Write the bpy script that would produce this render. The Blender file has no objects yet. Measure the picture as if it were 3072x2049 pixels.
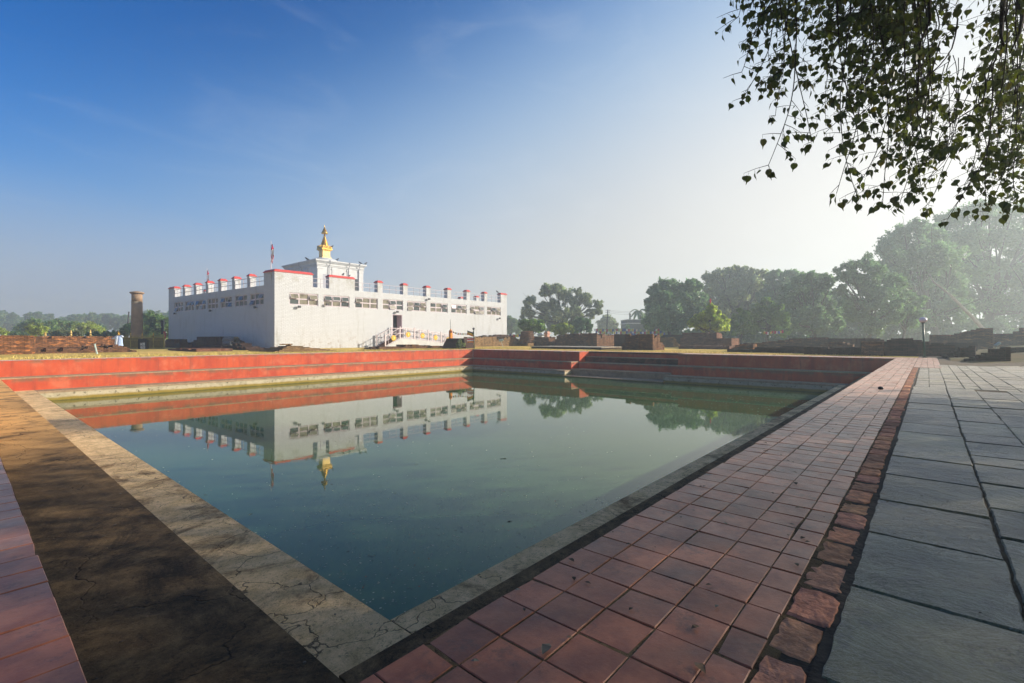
import bpy, math, random
import numpy as np
from mathutils import Vector, Matrix
random.seed(7); RNG = np.random.default_rng(7)
sc = bpy.context.scene
COL = sc.collection
R = math.radians
# ------------------------------------------------------------------ camera model (metres; x runs along the right edge of the pool, y along its left edge)
F, CY, CX, PS = 1446.38, 1014.9, 1536.0, 0.7124
SN, CS = math.sin(PS), math.cos(PS)
def G(u, v, z=0.0):                     # point of the horizontal plane z seen in direction (u, v)
    Y = F*(1-z)/(v-CY); X = (u-CX)/F*Y
    return X*SN+Y*CS, -X*CS+Y*SN
def D(u, v, Y):                         # point at depth Y
    X = (u-CX)/F*Y
    return Vector((X*SN+Y*CS, -X*CS+Y*SN, 1-(v-CY)*Y/F))
def ON_Y(u, v, y):                      # point of the vertical plane y = const -> x, z
    k = (u-CX)/F; x = y*(CS+k*SN)/(SN-k*CS); Y = x*CS+y*SN
    return x, 1-(v-CY)*Y/F
def ON_X(u, v, x):                      # point of the vertical plane x = const -> y, z
    k = (u-CX)/F; y = (x*SN-k*x*CS)/(CS+k*SN); Y = x*CS+y*SN
    return y, 1-(v-CY)*Y/F

# ------------------------------------------------------------------ objects
def link(o): COL.objects.link(o); return o
def tag(o, label=None, cat=None, group=None, kind=None):
    if label: o['label'] = label
    if cat: o['category'] = cat
    if group: o['group'] = group
    if kind: o['kind'] = kind
    return o
def thing(name, label, cat, loc, group=None):
    o = bpy.data.objects.new(name, None); o.empty_display_size = .2
    o.location = loc; link(o)
    return tag(o, label, cat, group)
def adopt(c, p):
    c.parent = p
    L = Vector((0, 0, 0)); q = p
    while q is not None:
        L = L + q.location; q = q.parent if q.type == 'EMPTY' else None
    if p.type == 'EMPTY': c.matrix_parent_inverse = Matrix.Translation(-p.location)
    return c
def mk(name, V, Fc, mat, parent=None, smooth=False, tint=None):
    me = bpy.data.meshes.new(name)
    if isinstance(V, np.ndarray): V = V.tolist()
    if isinstance(Fc, np.ndarray): Fc = Fc.tolist()
    me.from_pydata(V, [], Fc)
    if isinstance(mat, (list, tuple)):
        for m in mat: me.materials.append(m)
    else: me.materials.append(mat)
    if tint is not None:
        a = me.color_attributes.new('tint', 'FLOAT_COLOR', 'POINT')
        t = np.ones((len(V), 4), np.float32); t[:, :3] = np.asarray(tint, np.float32).reshape(len(V), -1)
        a.data.foreach_set('color', t.ravel())
    if smooth: me.polygons.foreach_set('use_smooth', [True]*len(me.polygons))
    me.validate(); me.update()
    o = bpy.data.objects.new(name, me); link(o)
    if parent is not None: adopt(o, parent)
    return o
class MB:
    def __init__(s): s.v = []; s.f = []; s.t = []; s.m = []
    def add(s, V, Fc, tint=(1, 1, 1), mi=0):
        b = len(s.v); s.v += [tuple(p) for p in V]; s.f += [tuple(i+b for i in f) for f in Fc]
        s.t += [tint]*len(V); s.m += [mi]*len(Fc); return s
    def box(s, x0, x1, y0, y1, z0, z1, tint=(1, 1, 1), mi=0, M=None):
        V = [(x, y, z) for z in (z0, z1) for y in (y0, y1) for x in (x0, x1)]
        if M: V = [M(p) for p in V]
        return s.add(V, [(0, 2, 3, 1), (4, 5, 7, 6), (0, 1, 5, 4), (2, 6, 7, 3), (0, 4, 6, 2), (1, 3, 7, 5)], tint, mi)
    def frustum(s, x0, x1, y0, y1, z0, z1, ins, tint=(1, 1, 1), M=None):
        V = [(x, y, z0) for y in (y0, y1) for x in (x0, x1)]+[(x, y, z1) for y in (y0+ins, y1-ins) for x in (x0+ins, x1-ins)]
        if M: V = [M(p) for p in V]
        return s.add(V, [(0, 2, 3, 1), (4, 5, 7, 6), (0, 1, 5, 4), (2, 6, 7, 3), (0, 4, 6, 2), (1, 3, 7, 5)], tint)
    def tube(s, pts, rad, n=6, tint=(1, 1, 1), cap=True, mi=0):
        pts = [Vector(p) for p in pts]
        if not hasattr(rad, '__len__'): rad = [rad]*len(pts)
        V = []; prev = None
        for i, p in enumerate(pts):
            d = (pts[min(i+1, len(pts)-1)]-pts[max(i-1, 0)]).normalized()
            if prev is None:
                a = d.orthogonal().normalized()
            else:
                a = (prev-d*prev.dot(d)); a = a.normalized() if a.length > 1e-6 else d.orthogonal().normalized()
            prev = a; b = d.cross(a)
            V += [p+(a*math.cos(2*math.pi*k/n)+b*math.sin(2*math.pi*k/n))*rad[i] for k in range(n)]
        Fc = [(i*n+k, i*n+(k+1) % n, (i+1)*n+(k+1) % n, (i+1)*n+k) for i in range(len(pts)-1) for k in range(n)]
        if cap: Fc += [tuple(range(n-1, -1, -1)), tuple((len(pts)-1)*n+k for k in range(n))]
        return s.add(V, Fc, tint, mi)
    def lathe(s, cx, cy, prof, n=20, tint=(1, 1, 1), ang=0.0):
        V = [(cx+r*math.cos(ang+2*math.pi*k/n), cy+r*math.sin(ang+2*math.pi*k/n), z) for r, z in prof for k in range(n)]
        Fc = [(i*n+k, i*n+(k+1) % n, (i+1)*n+(k+1) % n, (i+1)*n+k) for i in range(len(prof)-1) for k in range(n)]
        Fc += [tuple(range(n-1, -1, -1)), tuple((len(prof)-1)*n+k for k in range(n))]
        return s.add(V, Fc, tint)
    def build(s, name, mat, parent=None, smooth=False):
        o = mk(name, s.v, s.f, mat, parent, smooth, s.t)
        if any(s.m) and len(o.data.polygons) == len(s.m): o.data.polygons.foreach_set('material_index', s.m)
        return o

# ------------------------------------------------------------------ materials
def hexc(h):
    c = [int(h[i:i+2], 16)/255 for i in (0, 2, 4)]
    return tuple(x/12.92 if x <= .04045 else ((x+.055)/1.055)**2.4 for x in c)+(1,)
class NT:
    def __init__(s, name):
        s.m = bpy.data.materials.new(name); s.m.use_nodes = True; s.t = s.m.node_tree
        s.b = s.t.nodes['Principled BSDF']; s._pos = None
    def n(s, typ, **kw):
        nd = s.t.nodes.new(typ)
        for k, v in kw.items():
            if k.startswith('i_'):
                key = k[2:]; key = int(key) if key.isdigit() else key.replace('_', ' ')
                s.put(nd.inputs[key], v)
            else: setattr(nd, k, v)
        return nd
    def put(s, inp, v):
        if isinstance(v, bpy.types.NodeSocket): s.t.links.new(v, inp)
        elif isinstance(v, bpy.types.Node): s.t.links.new(v.outputs[0], inp)
        else: inp.default_value = v
    def pos(s):
        if s._pos is None: s._pos = s.n('ShaderNodeNewGeometry').outputs['Position']
        return s._pos
    def sep(s): return s.n('ShaderNodeSeparateXYZ', i_0=s.pos())
    def noise(s, scale, detail=5, rough=.6, vec=None, dist=0.0):
        return s.n('ShaderNodeTexNoise', i_Vector=vec if vec is not None else s.pos(), i_Scale=scale, i_Detail=detail, i_Roughness=rough, i_Distortion=dist).outputs['Fac']
    def math(s, op, a, b=0.0, clamp=False):
        return s.n('ShaderNodeMath', operation=op, use_clamp=clamp, i_0=a, i_1=b).outputs[0]
    def ramp(s, fac, lo, hi):           # smooth 0..1 between lo and hi
        return s.n('ShaderNodeMapRange', interpolation_type='SMOOTHSTEP', i_Value=fac, i_1=lo, i_2=hi).outputs[0]
    def mix(s, fac, a, b, mode='MIX'):
        nd = s.n('ShaderNodeMix', data_type='RGBA', blend_type=mode)
        s.put(nd.inputs[0], fac); s.put(nd.inputs[6], a); s.put(nd.inputs[7], b)
        return nd.outputs[2]
    def tinted(s, col):
        a = s.n('ShaderNodeVertexColor', layer_name='tint')
        return s.mix(1.0, col, a.outputs['Color'], 'MULTIPLY')
    def bump(s, h, strength=.3, dist=.02, prev=None):
        nd = s.n('ShaderNodeBump', i_Height=h, i_Strength=strength, i_Distance=dist)
        if prev is not None: s.put(nd.inputs['Normal'], prev)
        return nd.outputs[0]
    def done(s, col, rough=.8, normal=None, spec=.3, metal=0.0, sheen=0.0):
        if sheen:
            s.put(s.b.inputs['Sheen Weight'], sheen); s.put(s.b.inputs['Sheen Roughness'], .27); s.put(s.b.inputs['Sheen Tint'], (1, .9, .8, 1))
        s.put(s.b.inputs['Base Color'], col); s.put(s.b.inputs['Roughness'], rough)
        s.put(s.b.inputs['Specular IOR Level'], spec); s.put(s.b.inputs['Metallic'], metal)
        if normal is not None: s.put(s.b.inputs['Normal'], normal)
        return s.m
def simple(name, c, c2=None, scale=6, rough=.7, bump=.15, spec=.3, metal=0.0, tint=False, bscale=30):
    n = NT(name)
    col = n.mix(n.ramp(n.noise(scale), .35, .65), c+(1,), (c2 or tuple(x*.75 for x in c))+(1,))
    if tint: col = n.tinted(col)
    return n.done(col, rough, n.bump(n.noise(bscale, 3), bump, .02) if bump else None, spec, metal)
def cracks(n, scale, width, mask_lo=.45, mask_hi=.6):
    warp = n.n('ShaderNodeTexNoise', i_Vector=n.pos(), i_Scale=2.5, i_Detail=4.0).outputs['Color']
    vec = n.n('ShaderNodeVectorMath', operation='MULTIPLY_ADD', i_0=warp, i_1=(.55, .55, .55), i_2=n.pos()).outputs[0]
    vo = n.n('ShaderNodeTexVoronoi', feature='DISTANCE_TO_EDGE', i_Vector=vec, i_Scale=scale).outputs['Distance']
    line = n.math('SUBTRACT', 1.0, n.ramp(vo, 0.0, width))
    return n.math('MULTIPLY', line, n.ramp(n.noise(.7, 3), mask_lo-.05, mask_hi-.06))
def mat_concrete(name, c, c2, stain, crack=0.7, stain_lo=.5, stain_hi=.75, cw=.02, cs=1.1, dust=None):  # dust: colour of the painted-in sunlight at the strip's far end
    n = NT(name)
    col = n.mix(n.ramp(n.noise(4.0, 9, .72), .38, .62), c+(1,), c2+(1,))
    st = n.ramp(n.noise(1.1, 10, .78, dist=.9), stain_lo, stain_hi)
    col = n.mix(st, col, stain+(1,))
    col = n.mix(n.math('MULTIPLY', n.ramp(n.noise(26, 7, .9), .5, .64), .8), col, tuple(x*.4 for x in stain)+(1,))
    col = n.mix(n.math('MULTIPLY', n.ramp(n.noise(31, 7, .9), .54, .68), .5), col, tuple(min(1, x*1.35) for x in c)+(1,))
    nb = n.bump(n.noise(40, 8, .8), .9, .014)
    if dust:  # sunlit far end of the strip, painted in as a paler orange
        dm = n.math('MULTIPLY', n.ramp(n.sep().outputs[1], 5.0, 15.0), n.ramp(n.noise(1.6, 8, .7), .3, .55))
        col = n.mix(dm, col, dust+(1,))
    if crack:
        ck = cracks(n, cs, cw)
        col = n.mix(n.math('MULTIPLY', ck, crack), col, (.012, .01, .008, 1))
        nb = n.bump(n.math('SUBTRACT', 1.0, ck), .6, .02, nb)
    return n.done(col, .85, nb, .25)
def mat_brick(name, dark, mid, hot, hot_amt=.5, moss=(.03, .03, .022), tint=False):
    n = NT(name); s = n.sep()
    xy = n.math('ADD', s.outputs[0], s.outputs[1])
    vec = n.n('ShaderNodeCombineXYZ', i_0=xy, i_1=s.outputs[2]).outputs[0]
    br = n.n('ShaderNodeTexBrick', i_Vector=vec, i_Scale=1.0, offset=.5)
    for k, v in (('Brick Width', .3), ('Row Height', .085), ('Mortar Size', .012), ('Mortar Smooth', .2), ('Bias', 0.0)): br.inputs[k].default_value = v
    br.inputs['Color1'].default_value = mid+(1,); br.inputs['Color2'].default_value = tuple(x*.55 for x in mid)+(1,)
    br.inputs['Mortar'].default_value = tuple(x*.45 for x in dark)+(1,)
    col = br.outputs['Color']
    cell = n.noise(1.0, 3, .6, n.n('ShaderNodeVectorMath', operation='MULTIPLY', i_0=vec, i_1=(2.2, 7.0, 1.0)).outputs[0])
    col = n.mix(n.math('MULTIPLY', n.ramp(cell, .5, .68), hot_amt), col, hot+(1,))
    col = n.mix(n.math('MULTIPLY', n.ramp(n.noise(1.1, 7, .7), .45, .72), .85), col, dark+(1,))
    col = n.mix(n.math('MULTIPLY', n.ramp(n.noise(.5, 6, .7), .55, .75), .6), col, moss+(1,))
    if tint: col = n.tinted(col)
    nb = n.bump(n.math('ADD', br.outputs['Fac'], n.math('MULTIPLY', n.noise(14, 6, .7), -1.6)), .9, -.03)
    return n.done(col, .92, nb, .15)
def mat_leaf(name, c, trans=.35, tcol=None):
    n = NT(name); n.t.nodes.remove(n.b)
    col = n.tinted(n.mix(n.ramp(n.noise(1.5, 3), .35, .65), c+(1,), tuple(x*.72 for x in c)+(1,)))
    d = n.n('ShaderNodeBsdfDiffuse', i_Color=col)
    tc = n.tinted(n.mix(0.0, (tcol or tuple(min(1, x*1.7) for x in c))+(1,), (0, 0, 0, 1)))
    t = n.n('ShaderNodeBsdfTranslucent', i_Color=tc)
    g = n.n('ShaderNodeBsdfGlossy', i_Color=(1, 1, 1, 1), i_Roughness=.45)
    m1 = n.n('ShaderNodeMixShader', i_0=trans, i_1=d, i_2=t)
    m2 = n.n('ShaderNodeMixShader', i_0=.035, i_1=m1, i_2=g)
    n.t.links.new(m2.outputs[0], n.t.nodes['Material Output'].inputs['Surface'])
    return n.m

M = {}
M['bark'] = simple('bark', (.10, .08, .06), (.05, .04, .03), 9, .9, .5)
M['bark_dark'] = simple('dark_bark', (.035, .026, .022), (.02, .015, .013), 25, .9, .4)
M['white_wall'] = None
def white_wall(name, dirt=.5):
    n = NT(name); s = n.sep()
    xy = n.math('ADD', s.outputs[0], s.outputs[1])
    vec = n.n('ShaderNodeCombineXYZ', i_0=xy, i_1=s.outputs[2]).outputs[0]
    br = n.n('ShaderNodeTexBrick', i_Vector=vec, i_Scale=1.0, offset=.5)
    for k, v in (('Brick Width', .42), ('Row Height', .13), ('Mortar Size', .018), ('Mortar Smooth', .5), ('Bias', 0.0)): br.inputs[k].default_value = v
    br.inputs['Color1'].default_value = (.55, .56, .57, 1); br.inputs['Color2'].default_value = (.52, .53, .54, 1)
    br.inputs['Mortar'].default_value = (.42, .425, .43, 1)
    col = br.outputs['Color']
    vs = n.n('ShaderNodeVectorMath', operation='MULTIPLY', i_0=n.pos(), i_1=(1.5, 1.5, .22)).outputs[0]
    col = n.mix(n.math('MULTIPLY', n.ramp(n.noise(1.0, 9, .78, vs), .5, .72), .75*dirt), col, (.30, .29, .25, 1))
    low = n.math('SUBTRACT', 1.0, n.ramp(s.outputs[2], .1, 2.2))
    col = n.mix(n.math('MULTIPLY', n.math('MULTIPLY', n.ramp(n.noise(3.0, 7, .75), .52, .66), low), .9*dirt), col, (.26, .19, .14, 1))
    hi = n.ramp(s.outputs[2], 5.9, 7.2)
    col = n.mix(n.math('MULTIPLY', n.math('MULTIPLY', n.ramp(n.noise(1.3, 8, .7), .46, .68), hi), .9*dirt), col, (.30, .28, .2, 1))
    return n.done(col, .75, n.bump(n.math('ADD', br.outputs['Fac'], n.math('MULTIPLY', n.noise(9, 4), -1.2)), .6, -.04), .25)
M['white_wall'] = white_wall('white_painted_brick', .8)
M['white_plaster'] = simple('white_plaster', (.52, .52, .51), (.45, .45, .44), 1.4, .7, .08)
M['red_cap'] = simple('red_painted_cap', (.56, .07, .06), (.45, .06, .05), 2.0, .6, .1)
def red_wall(name):
    n = NT(name); s = n.sep()
    vs = n.n('ShaderNodeVectorMath', operation='MULTIPLY', i_0=n.pos(), i_1=(1.6, 1.6, .5)).outputs[0]
    col = n.mix(n.ramp(n.noise(1.0, 6, .65, vs), .35, .68), (.50, .088, .034, 1), (.38, .06, .03, 1))
    col = n.mix(n.math('MULTIPLY', n.ramp(n.noise(1.1, 8, .75), .48, .66), .6), col, (.55, .17, .09, 1))
    streak = n.n('ShaderNodeVectorMath', operation='MULTIPLY', i_0=n.pos(), i_1=(3.2, 3.2, .25)).outputs[0]
    dk = n.math('MULTIPLY', n.ramp(n.noise(1.0, 10, .82, streak), .5, .7), .6)
    col = n.mix(dk, col, (.11, .045, .035, 1))
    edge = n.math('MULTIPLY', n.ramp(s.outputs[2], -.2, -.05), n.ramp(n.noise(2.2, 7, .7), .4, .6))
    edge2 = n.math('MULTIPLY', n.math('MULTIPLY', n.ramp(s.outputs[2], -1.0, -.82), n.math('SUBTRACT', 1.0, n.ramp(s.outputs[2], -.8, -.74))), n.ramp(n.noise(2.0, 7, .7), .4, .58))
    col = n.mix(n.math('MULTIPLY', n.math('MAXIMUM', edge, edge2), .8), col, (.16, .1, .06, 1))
    return n.done(col, .75, n.bump(n.noise(18, 6, .7), .35, .015), .2)
M['red_wall'] = red_wall('red_painted_plaster')
def curb_face():
    n = NT('pool_curb_concrete'); s = n.sep()
    wob = n.math('ADD', s.outputs[2], n.math('MULTIPLY', n.noise(2.5, 6, .7), .12))
    col = n.mix(n.ramp(n.noise(3.0, 8, .7), .4, .65), (.48, .41, .28, 1), (.36, .31, .21, 1))
    col = n.mix(n.math('MULTIPLY', n.ramp(n.noise(5.5, 8, .75), .54, .62), .85), col, (.07, .055, .03, 1))
    alg = n.math('SUBTRACT', 1.0, n.ramp(wob, -1.57, -1.47))
    col = n.mix(n.math('MULTIPLY', alg, .92), col, (.26, .18, .02, 1))
    wet = n.math('SUBTRACT', 1.0, n.ramp(wob, -1.66, -1.6))
    col = n.mix(n.math('MULTIPLY', wet, .8), col, (.1, .09, .02, 1))
    return n.done(col, .85, n.bump(n.noise(20, 6, .75), .7, .03), .2)
M['curb_face'] = curb_face()
M['ledge'] = mat_concrete('ledge_concrete', (.40, .28, .17), (.30, .21, .13), (.15, .10, .06), 0, .5, .75)
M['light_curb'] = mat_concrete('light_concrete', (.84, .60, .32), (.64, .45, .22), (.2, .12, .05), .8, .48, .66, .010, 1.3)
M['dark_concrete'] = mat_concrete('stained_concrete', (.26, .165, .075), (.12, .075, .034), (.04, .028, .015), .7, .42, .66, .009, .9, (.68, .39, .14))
def tile_mat():
    n = NT('terracotta_tile')
    col = n.mix(n.ramp(n.noise(7, 6, .65), .35, .65), (.46, .16, .078, 1), (.31, .10, .053, 1))
    col = n.mix(n.math('MULTIPLY', n.ramp(n.noise(2.1, 5, .6), .52, .72), .45), col, (.34, .22, .155, 1))
    col = n.tinted(col)
    v = n.n('ShaderNodeTexVoronoi', i_Vector=n.n('ShaderNodeVectorMath', operation='MULTIPLY_ADD', i_0=n.n('ShaderNodeTexNoise', i_Vector=n.pos(), i_Scale=14.0, i_Detail=3.0).outputs['Color'], i_1=(.05, .05, 0), i_2=n.pos()).outputs[0], i_Scale=2.7)
    spot = n.math('MULTIPLY', n.math('SUBTRACT', 1.0, n.ramp(v.outputs['Distance'], .06, .1)), n.ramp(n.noise(.9, 2), .5, .52))
    col = n.mix(n.math('MULTIPLY', spot, .65), col, (.045, .022, .022, 1))
    v2 = n.n('ShaderNodeTexVoronoi', i_Vector=n.pos(), i_Scale=1.9)
    drop = n.math('MULTIPLY', n.math('SUBTRACT', 1.0, n.ramp(v2.outputs['Distance'], .015, .05)), n.ramp(n.noise(28, 4, .8), .5, .6))
    col = n.mix(n.math('MULTIPLY', drop, .8), col, (.5, .49, .45, 1))
    col = n.mix(n.math('MULTIPLY', n.ramp(n.noise(5, 9, .8), .52, .66), .6), col, (.085, .05, .038, 1))
    rg = n.math('ADD', .24, n.math('MULTIPLY', n.noise(6, 6, .7), .36))
    return n.done(col, rg, n.bump(n.noise(30, 6, .7), .22, .008), .32, 0.0, .55)
M['tile'] = tile_mat()
M['grout'] = simple('grout', (.07, .055, .042), (.035, .03, .024), 12, .95, .5)
def slab_mat():
    n = NT('grey_slate_slab')
    vs = n.n('ShaderNodeVectorMath', operation='MULTIPLY', i_0=n.pos(), i_1=(1.15, 1.0, 1.0)).outputs[0]
    nz = n.noise(2.6, 10, .8, vs, .3)
    col = n.mix(n.ramp(nz, .35, .68), (.185, .172, .085, 1), (.075, .073, .036, 1))
    col = n.mix(n.math('MULTIPLY', n.ramp(n.noise(1.2, 8, .75), .48, .66), .6), col, (.15, .125, .075, 1))
    col = n.mix(n.math('MULTIPLY', n.ramp(n.noise(3.3, 10, .82), .5, .62), .75), col, (.04, .042, .032, 1))
    col = n.tinted(col)
    col = n.mix(n.math('MULTIPLY', n.ramp(n.noise(60, 4, .85), .55, .68), .5), col, (.32, .33, .29, 1))
    cl = n.math('ABSOLUTE', n.math('SUBTRACT', n.noise(1.5, 8, .7, vs, 1.6), .5)); cl = n.math('MULTIPLY', n.math('SUBTRACT', 1.0, n.ramp(cl, .0, .011)), n.ramp(n.noise(1.3, 2), .48, .58))
    col = n.mix(n.math('MULTIPLY', cl, .85), col, (.018, .018, .016, 1))
    fs = n.noise(95, 3, .9); col = n.mix(n.math('MULTIPLY', n.ramp(fs, .5, .72), .55), col, (.36, .38, .34, 1)); col = n.mix(n.math('MULTIPLY', n.ramp(fs, .5, .3), .5), col, (.04, .045, .04, 1))
    v = n.n('ShaderNodeTexVoronoi', i_Vector=n.pos(), i_Scale=1.6)
    sp = n.math('MULTIPLY', n.math('SUBTRACT', 1.0, n.ramp(v.outputs['Distance'], .06, .1)), n.ramp(n.noise(.8, 2), .5, .52))
    col = n.mix(n.math('MULTIPLY', sp, .6), col, (.03, .032, .03, 1))
    v2 = n.n('ShaderNodeTexVoronoi', i_Vector=n.pos(), i_Scale=1.3)
    dr = n.math('MULTIPLY', n.math('SUBTRACT', 1.0, n.ramp(v2.outputs['Distance'], .02, .045)), n.ramp(n.noise(40, 3, .8), .48, .6))
    col = n.mix(n.math('MULTIPLY', dr, .8), col, (.55, .57, .55, 1))
    ridge = n.noise(3.2, 10, .72, vs, .35)
    nb = n.bump(n.noise(70, 5, .75), .3, .006, n.bump(ridge, .8, .04))
    vr = n.n('ShaderNodeTexVoronoi', i_Vector=n.pos(), i_Scale=1.25).outputs['Color']; sr = n.n('ShaderNodeSeparateColor', i_0=vr).outputs[0]
    return n.done(col, n.math('ADD', n.math('MULTIPLY', sr, .28), n.math('ADD', .14, n.math('MULTIPLY', n.noise(3, 4), .26))), nb, .2, 0.0, .8)
M['slab'] = slab_mat()
M['soil'] = simple('dark_soil', (.17, .125, .075), (.08, .06, .038), 9, .95, .8)
M['edging_brick'] = simple('edging_brick', (.62, .29, .16), (.36, .165, .095), 16, .8, .7, .3, tint=True, bscale=26)
def ground_mat():
    n = NT('dry_grass_ground')
    col = n.mix(n.ramp(n.noise(.35, 8, .7), .38, .62), (.74, .5, .15, 1), (.5, .37, .09, 1))
    col = n.mix(n.math('MULTIPLY', n.ramp(n.noise(.09, 6, .65), .55, .7), .7), col, (.2, .22, .05, 1))
    col = n.mix(n.math('MULTIPLY', n.ramp(n.noise(7, 6, .75), .5, .7), .5), col, (.22, .15, .06, 1))
    return n.done(col, .95, n.bump(n.noise(12, 8, .75), 1.0, .06), .1)
M['ground'] = ground_mat()
M['straw'] = simple('dry_grass_blades', (.72, .52, .17), (.45, .38, .1), 1.2, .9, 0, .1, tint=True)
M['bank'] = simple('grassy_soil', (.17, .12, .055), (.10, .09, .035), 1.6, .95, .9, .1, bscale=9)
M['brick'] = mat_brick('old_brick', (.055, .036, .028), (.20, .105, .06), (.42, .19, .075), .55)
M['brick_hot'] = mat_brick('old_orange_brick', (.06, .036, .022), (.27, .125, .06), (.62, .24, .075), .9)
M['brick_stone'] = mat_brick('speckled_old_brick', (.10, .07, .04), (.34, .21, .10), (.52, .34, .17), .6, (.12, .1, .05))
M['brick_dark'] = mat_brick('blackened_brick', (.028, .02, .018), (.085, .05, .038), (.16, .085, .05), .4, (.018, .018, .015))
M['brick_red'] = mat_brick('relaid_red_brick', (.12, .065, .045), (.26, .125, .08), (.36, .17, .1), .4, (.1, .07, .05))
M['slab_light'] = simple('pale_coping', (.42, .36, .27), (.28, .24, .18), 4, .9, .4)
M['frame'] = simple('lilac_window_frame', (.55, .47, .49), (.46, .4, .42), 3, .5, 0)
def glass(name, c, r=.12):
    n = NT(name); s = n.sep()
    col = n.mix(n.ramp(n.noise(.9, 3), .4, .6), c+(1,), tuple(x*.5 for x in c)+(1,))
    return n.done(col, r, None, .3)
M['pane_tan'] = glass('dusty_tan_pane', (.20, .18, .125), .25)
M['pane_dark'] = glass('dusty_grey_pane', (.07, .085, .08), .15)
M['metal_rail'] = simple('lilac_grey_railing', (.42, .36, .38), (.33, .29, .31), 5, .5, 0)
M['dark_metal'] = simple('dark_metal', (.05, .05, .055), (.035, .035, .04), 8, .5, 0)
M['gold'] = simple('gilded_metal', (.62, .38, .08), (.34, .2, .04), 5, .33, .15, .5, .75)
M['gold_pale'] = simple('pale_gilded_metal', (.78, .54, .18), (.6, .4, .12), 4, .42, .1, .5, .4)
M['dome'] = simple('grey_white_dome', (.52, .53, .53), (.42, .43, .43), 1.2, .7, .1)
M['door_dark'] = simple('dark_doorway', (.02, .025, .035), (.015, .018, .025), 3, .6, 0)
M['door_grey'] = simple('grey_door', (.34, .34, .37), (.28, .28, .31), 3, .6, 0)
M['jamb'] = simple('lilac_jamb', (.52, .4, .44), (.46, .36, .4), 2, .6, 0)
M['yellow'] = simple('yellow_disc', (.72, .42, .02), (.6, .34, .02), 5, .5, .1)
M['rail_pink'] = simple('pink_white_railing', (.70, .60, .60), (.62, .53, .53), 4, .6, .05)
M['step_brown'] = simple('red_brown_step', (.16, .065, .045), (.11, .05, .038), 5, .8, .3)
M['pillar'] = simple('sandstone', (.34, .22, .13), (.24, .16, .1), 1.6, .8, .35)
M['fence_gold'] = simple('tarnished_gold_paint', (.40, .30, .06), (.26, .19, .035), 5, .5, .1, .4, .3)
M['black'] = simple('black_board', (.012, .012, .013), (.009, .009, .01), 6, .5, 0)
M['paper'] = NT('printed_notice').m
def paper_mat():
    n = NT('notice_paper'); 
    g = n.noise(3.2, 4, .8)
    col = n.mix(n.ramp(g, .48, .6), (.62, .6, .54, 1), (.28, .16, .12, 1))
    return n.done(col, .7)
M['paper'] = paper_mat()
M['robe'] = simple('white_blue_cloth', (.72, .76, .82), (.42, .53, .74), 1.6, .8, .2)
M['robe_blue'] = simple('pale_blue_cloth', (.42, .52, .74), (.32, .44, .68), 1.6, .8, .2)
M['flag_red'] = simple('crimson_cloth', (.55, .03, .07), (.42, .02, .06), 4, .8, 0)
M['flag_white'] = simple('white_cloth', (.78, .74, .7), (.68, .62, .58), 4, .8, 0)
M['cl_blue'] = simple('blue_cloth', (.05, .10, .42), None, 4, .8, 0)
M['cl_green'] = simple('green_yellow_cloth', (.36, .48, .12), None, 4, .8, 0)
M['cl_yellow'] = simple('yellow_cloth', (.70, .48, .04), None, 4, .8, 0)
M['cl_orange'] = simple('orange_cloth', (.80, .26, .02), None, 4, .8, 0)
M['cl_black'] = simple('black_cloth', (.02, .02, .025), None, 4, .8, 0)
M['green_post'] = simple('green_lamp_post', (.008, .075, .05), (.006, .06, .04), 5, .4, 0)
def globe_mat():
    n = NT('opal_globe'); n.done((.80, .72, .72, 1), .3, None, .5); return n.m
M['globe'] = globe_mat()
M['globe_grey'] = simple('weathered_globe', (.12, .11, .12), (.08, .08, .09), 12, .4, 0)
M['spot'] = simple('pale_green_lamp_housing', (.42, .5, .46), (.34, .42, .38), 8, .5, 0)
M['crow'] = simple('dark_feathers', (.025, .025, .03), None, 8, .5, 0)
M['pipe'] = simple('grey_concrete_pipe', (.16, .165, .17), (.11, .115, .12), 5, .8, .3)
M['stone_dark'] = simple('dark_stone', (.02, .016, .018), None, 8, .6, .2)
M['bld_blue'] = simple('blue_grey_plaster', (.10, .12, .15), (.08, .1, .13), 1, .8, 0)
M['bld_pale'] = simple('pale_blue_plaster', (.5, .56, .6), None, 1, .8, 0)
M['pole'] = simple('weathered_pole', (.06, .055, .06), None, 3, .8, 0)
M['pink_plaster'] = simple('pink_plaster', (.55, .28, .2), (.42, .22, .16), 2, .8, .1)
M['leaf_near'] = mat_leaf('bodhi_leaf', (.034, .062, .014), .32, (.13, .16, .015))
M['leaf_far'] = mat_leaf('dark_green_leaf', (.11, .20, .085), .4)
M['leaf_mid'] = mat_leaf('green_leaf', (.12, .21, .05), .4)
M['leaf_yel'] = mat_leaf('yellow_green_leaf', (.27, .34, .05), .45)
M['leaf_olive'] = mat_leaf('olive_leaf', (.17, .21, .095), .4)

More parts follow.
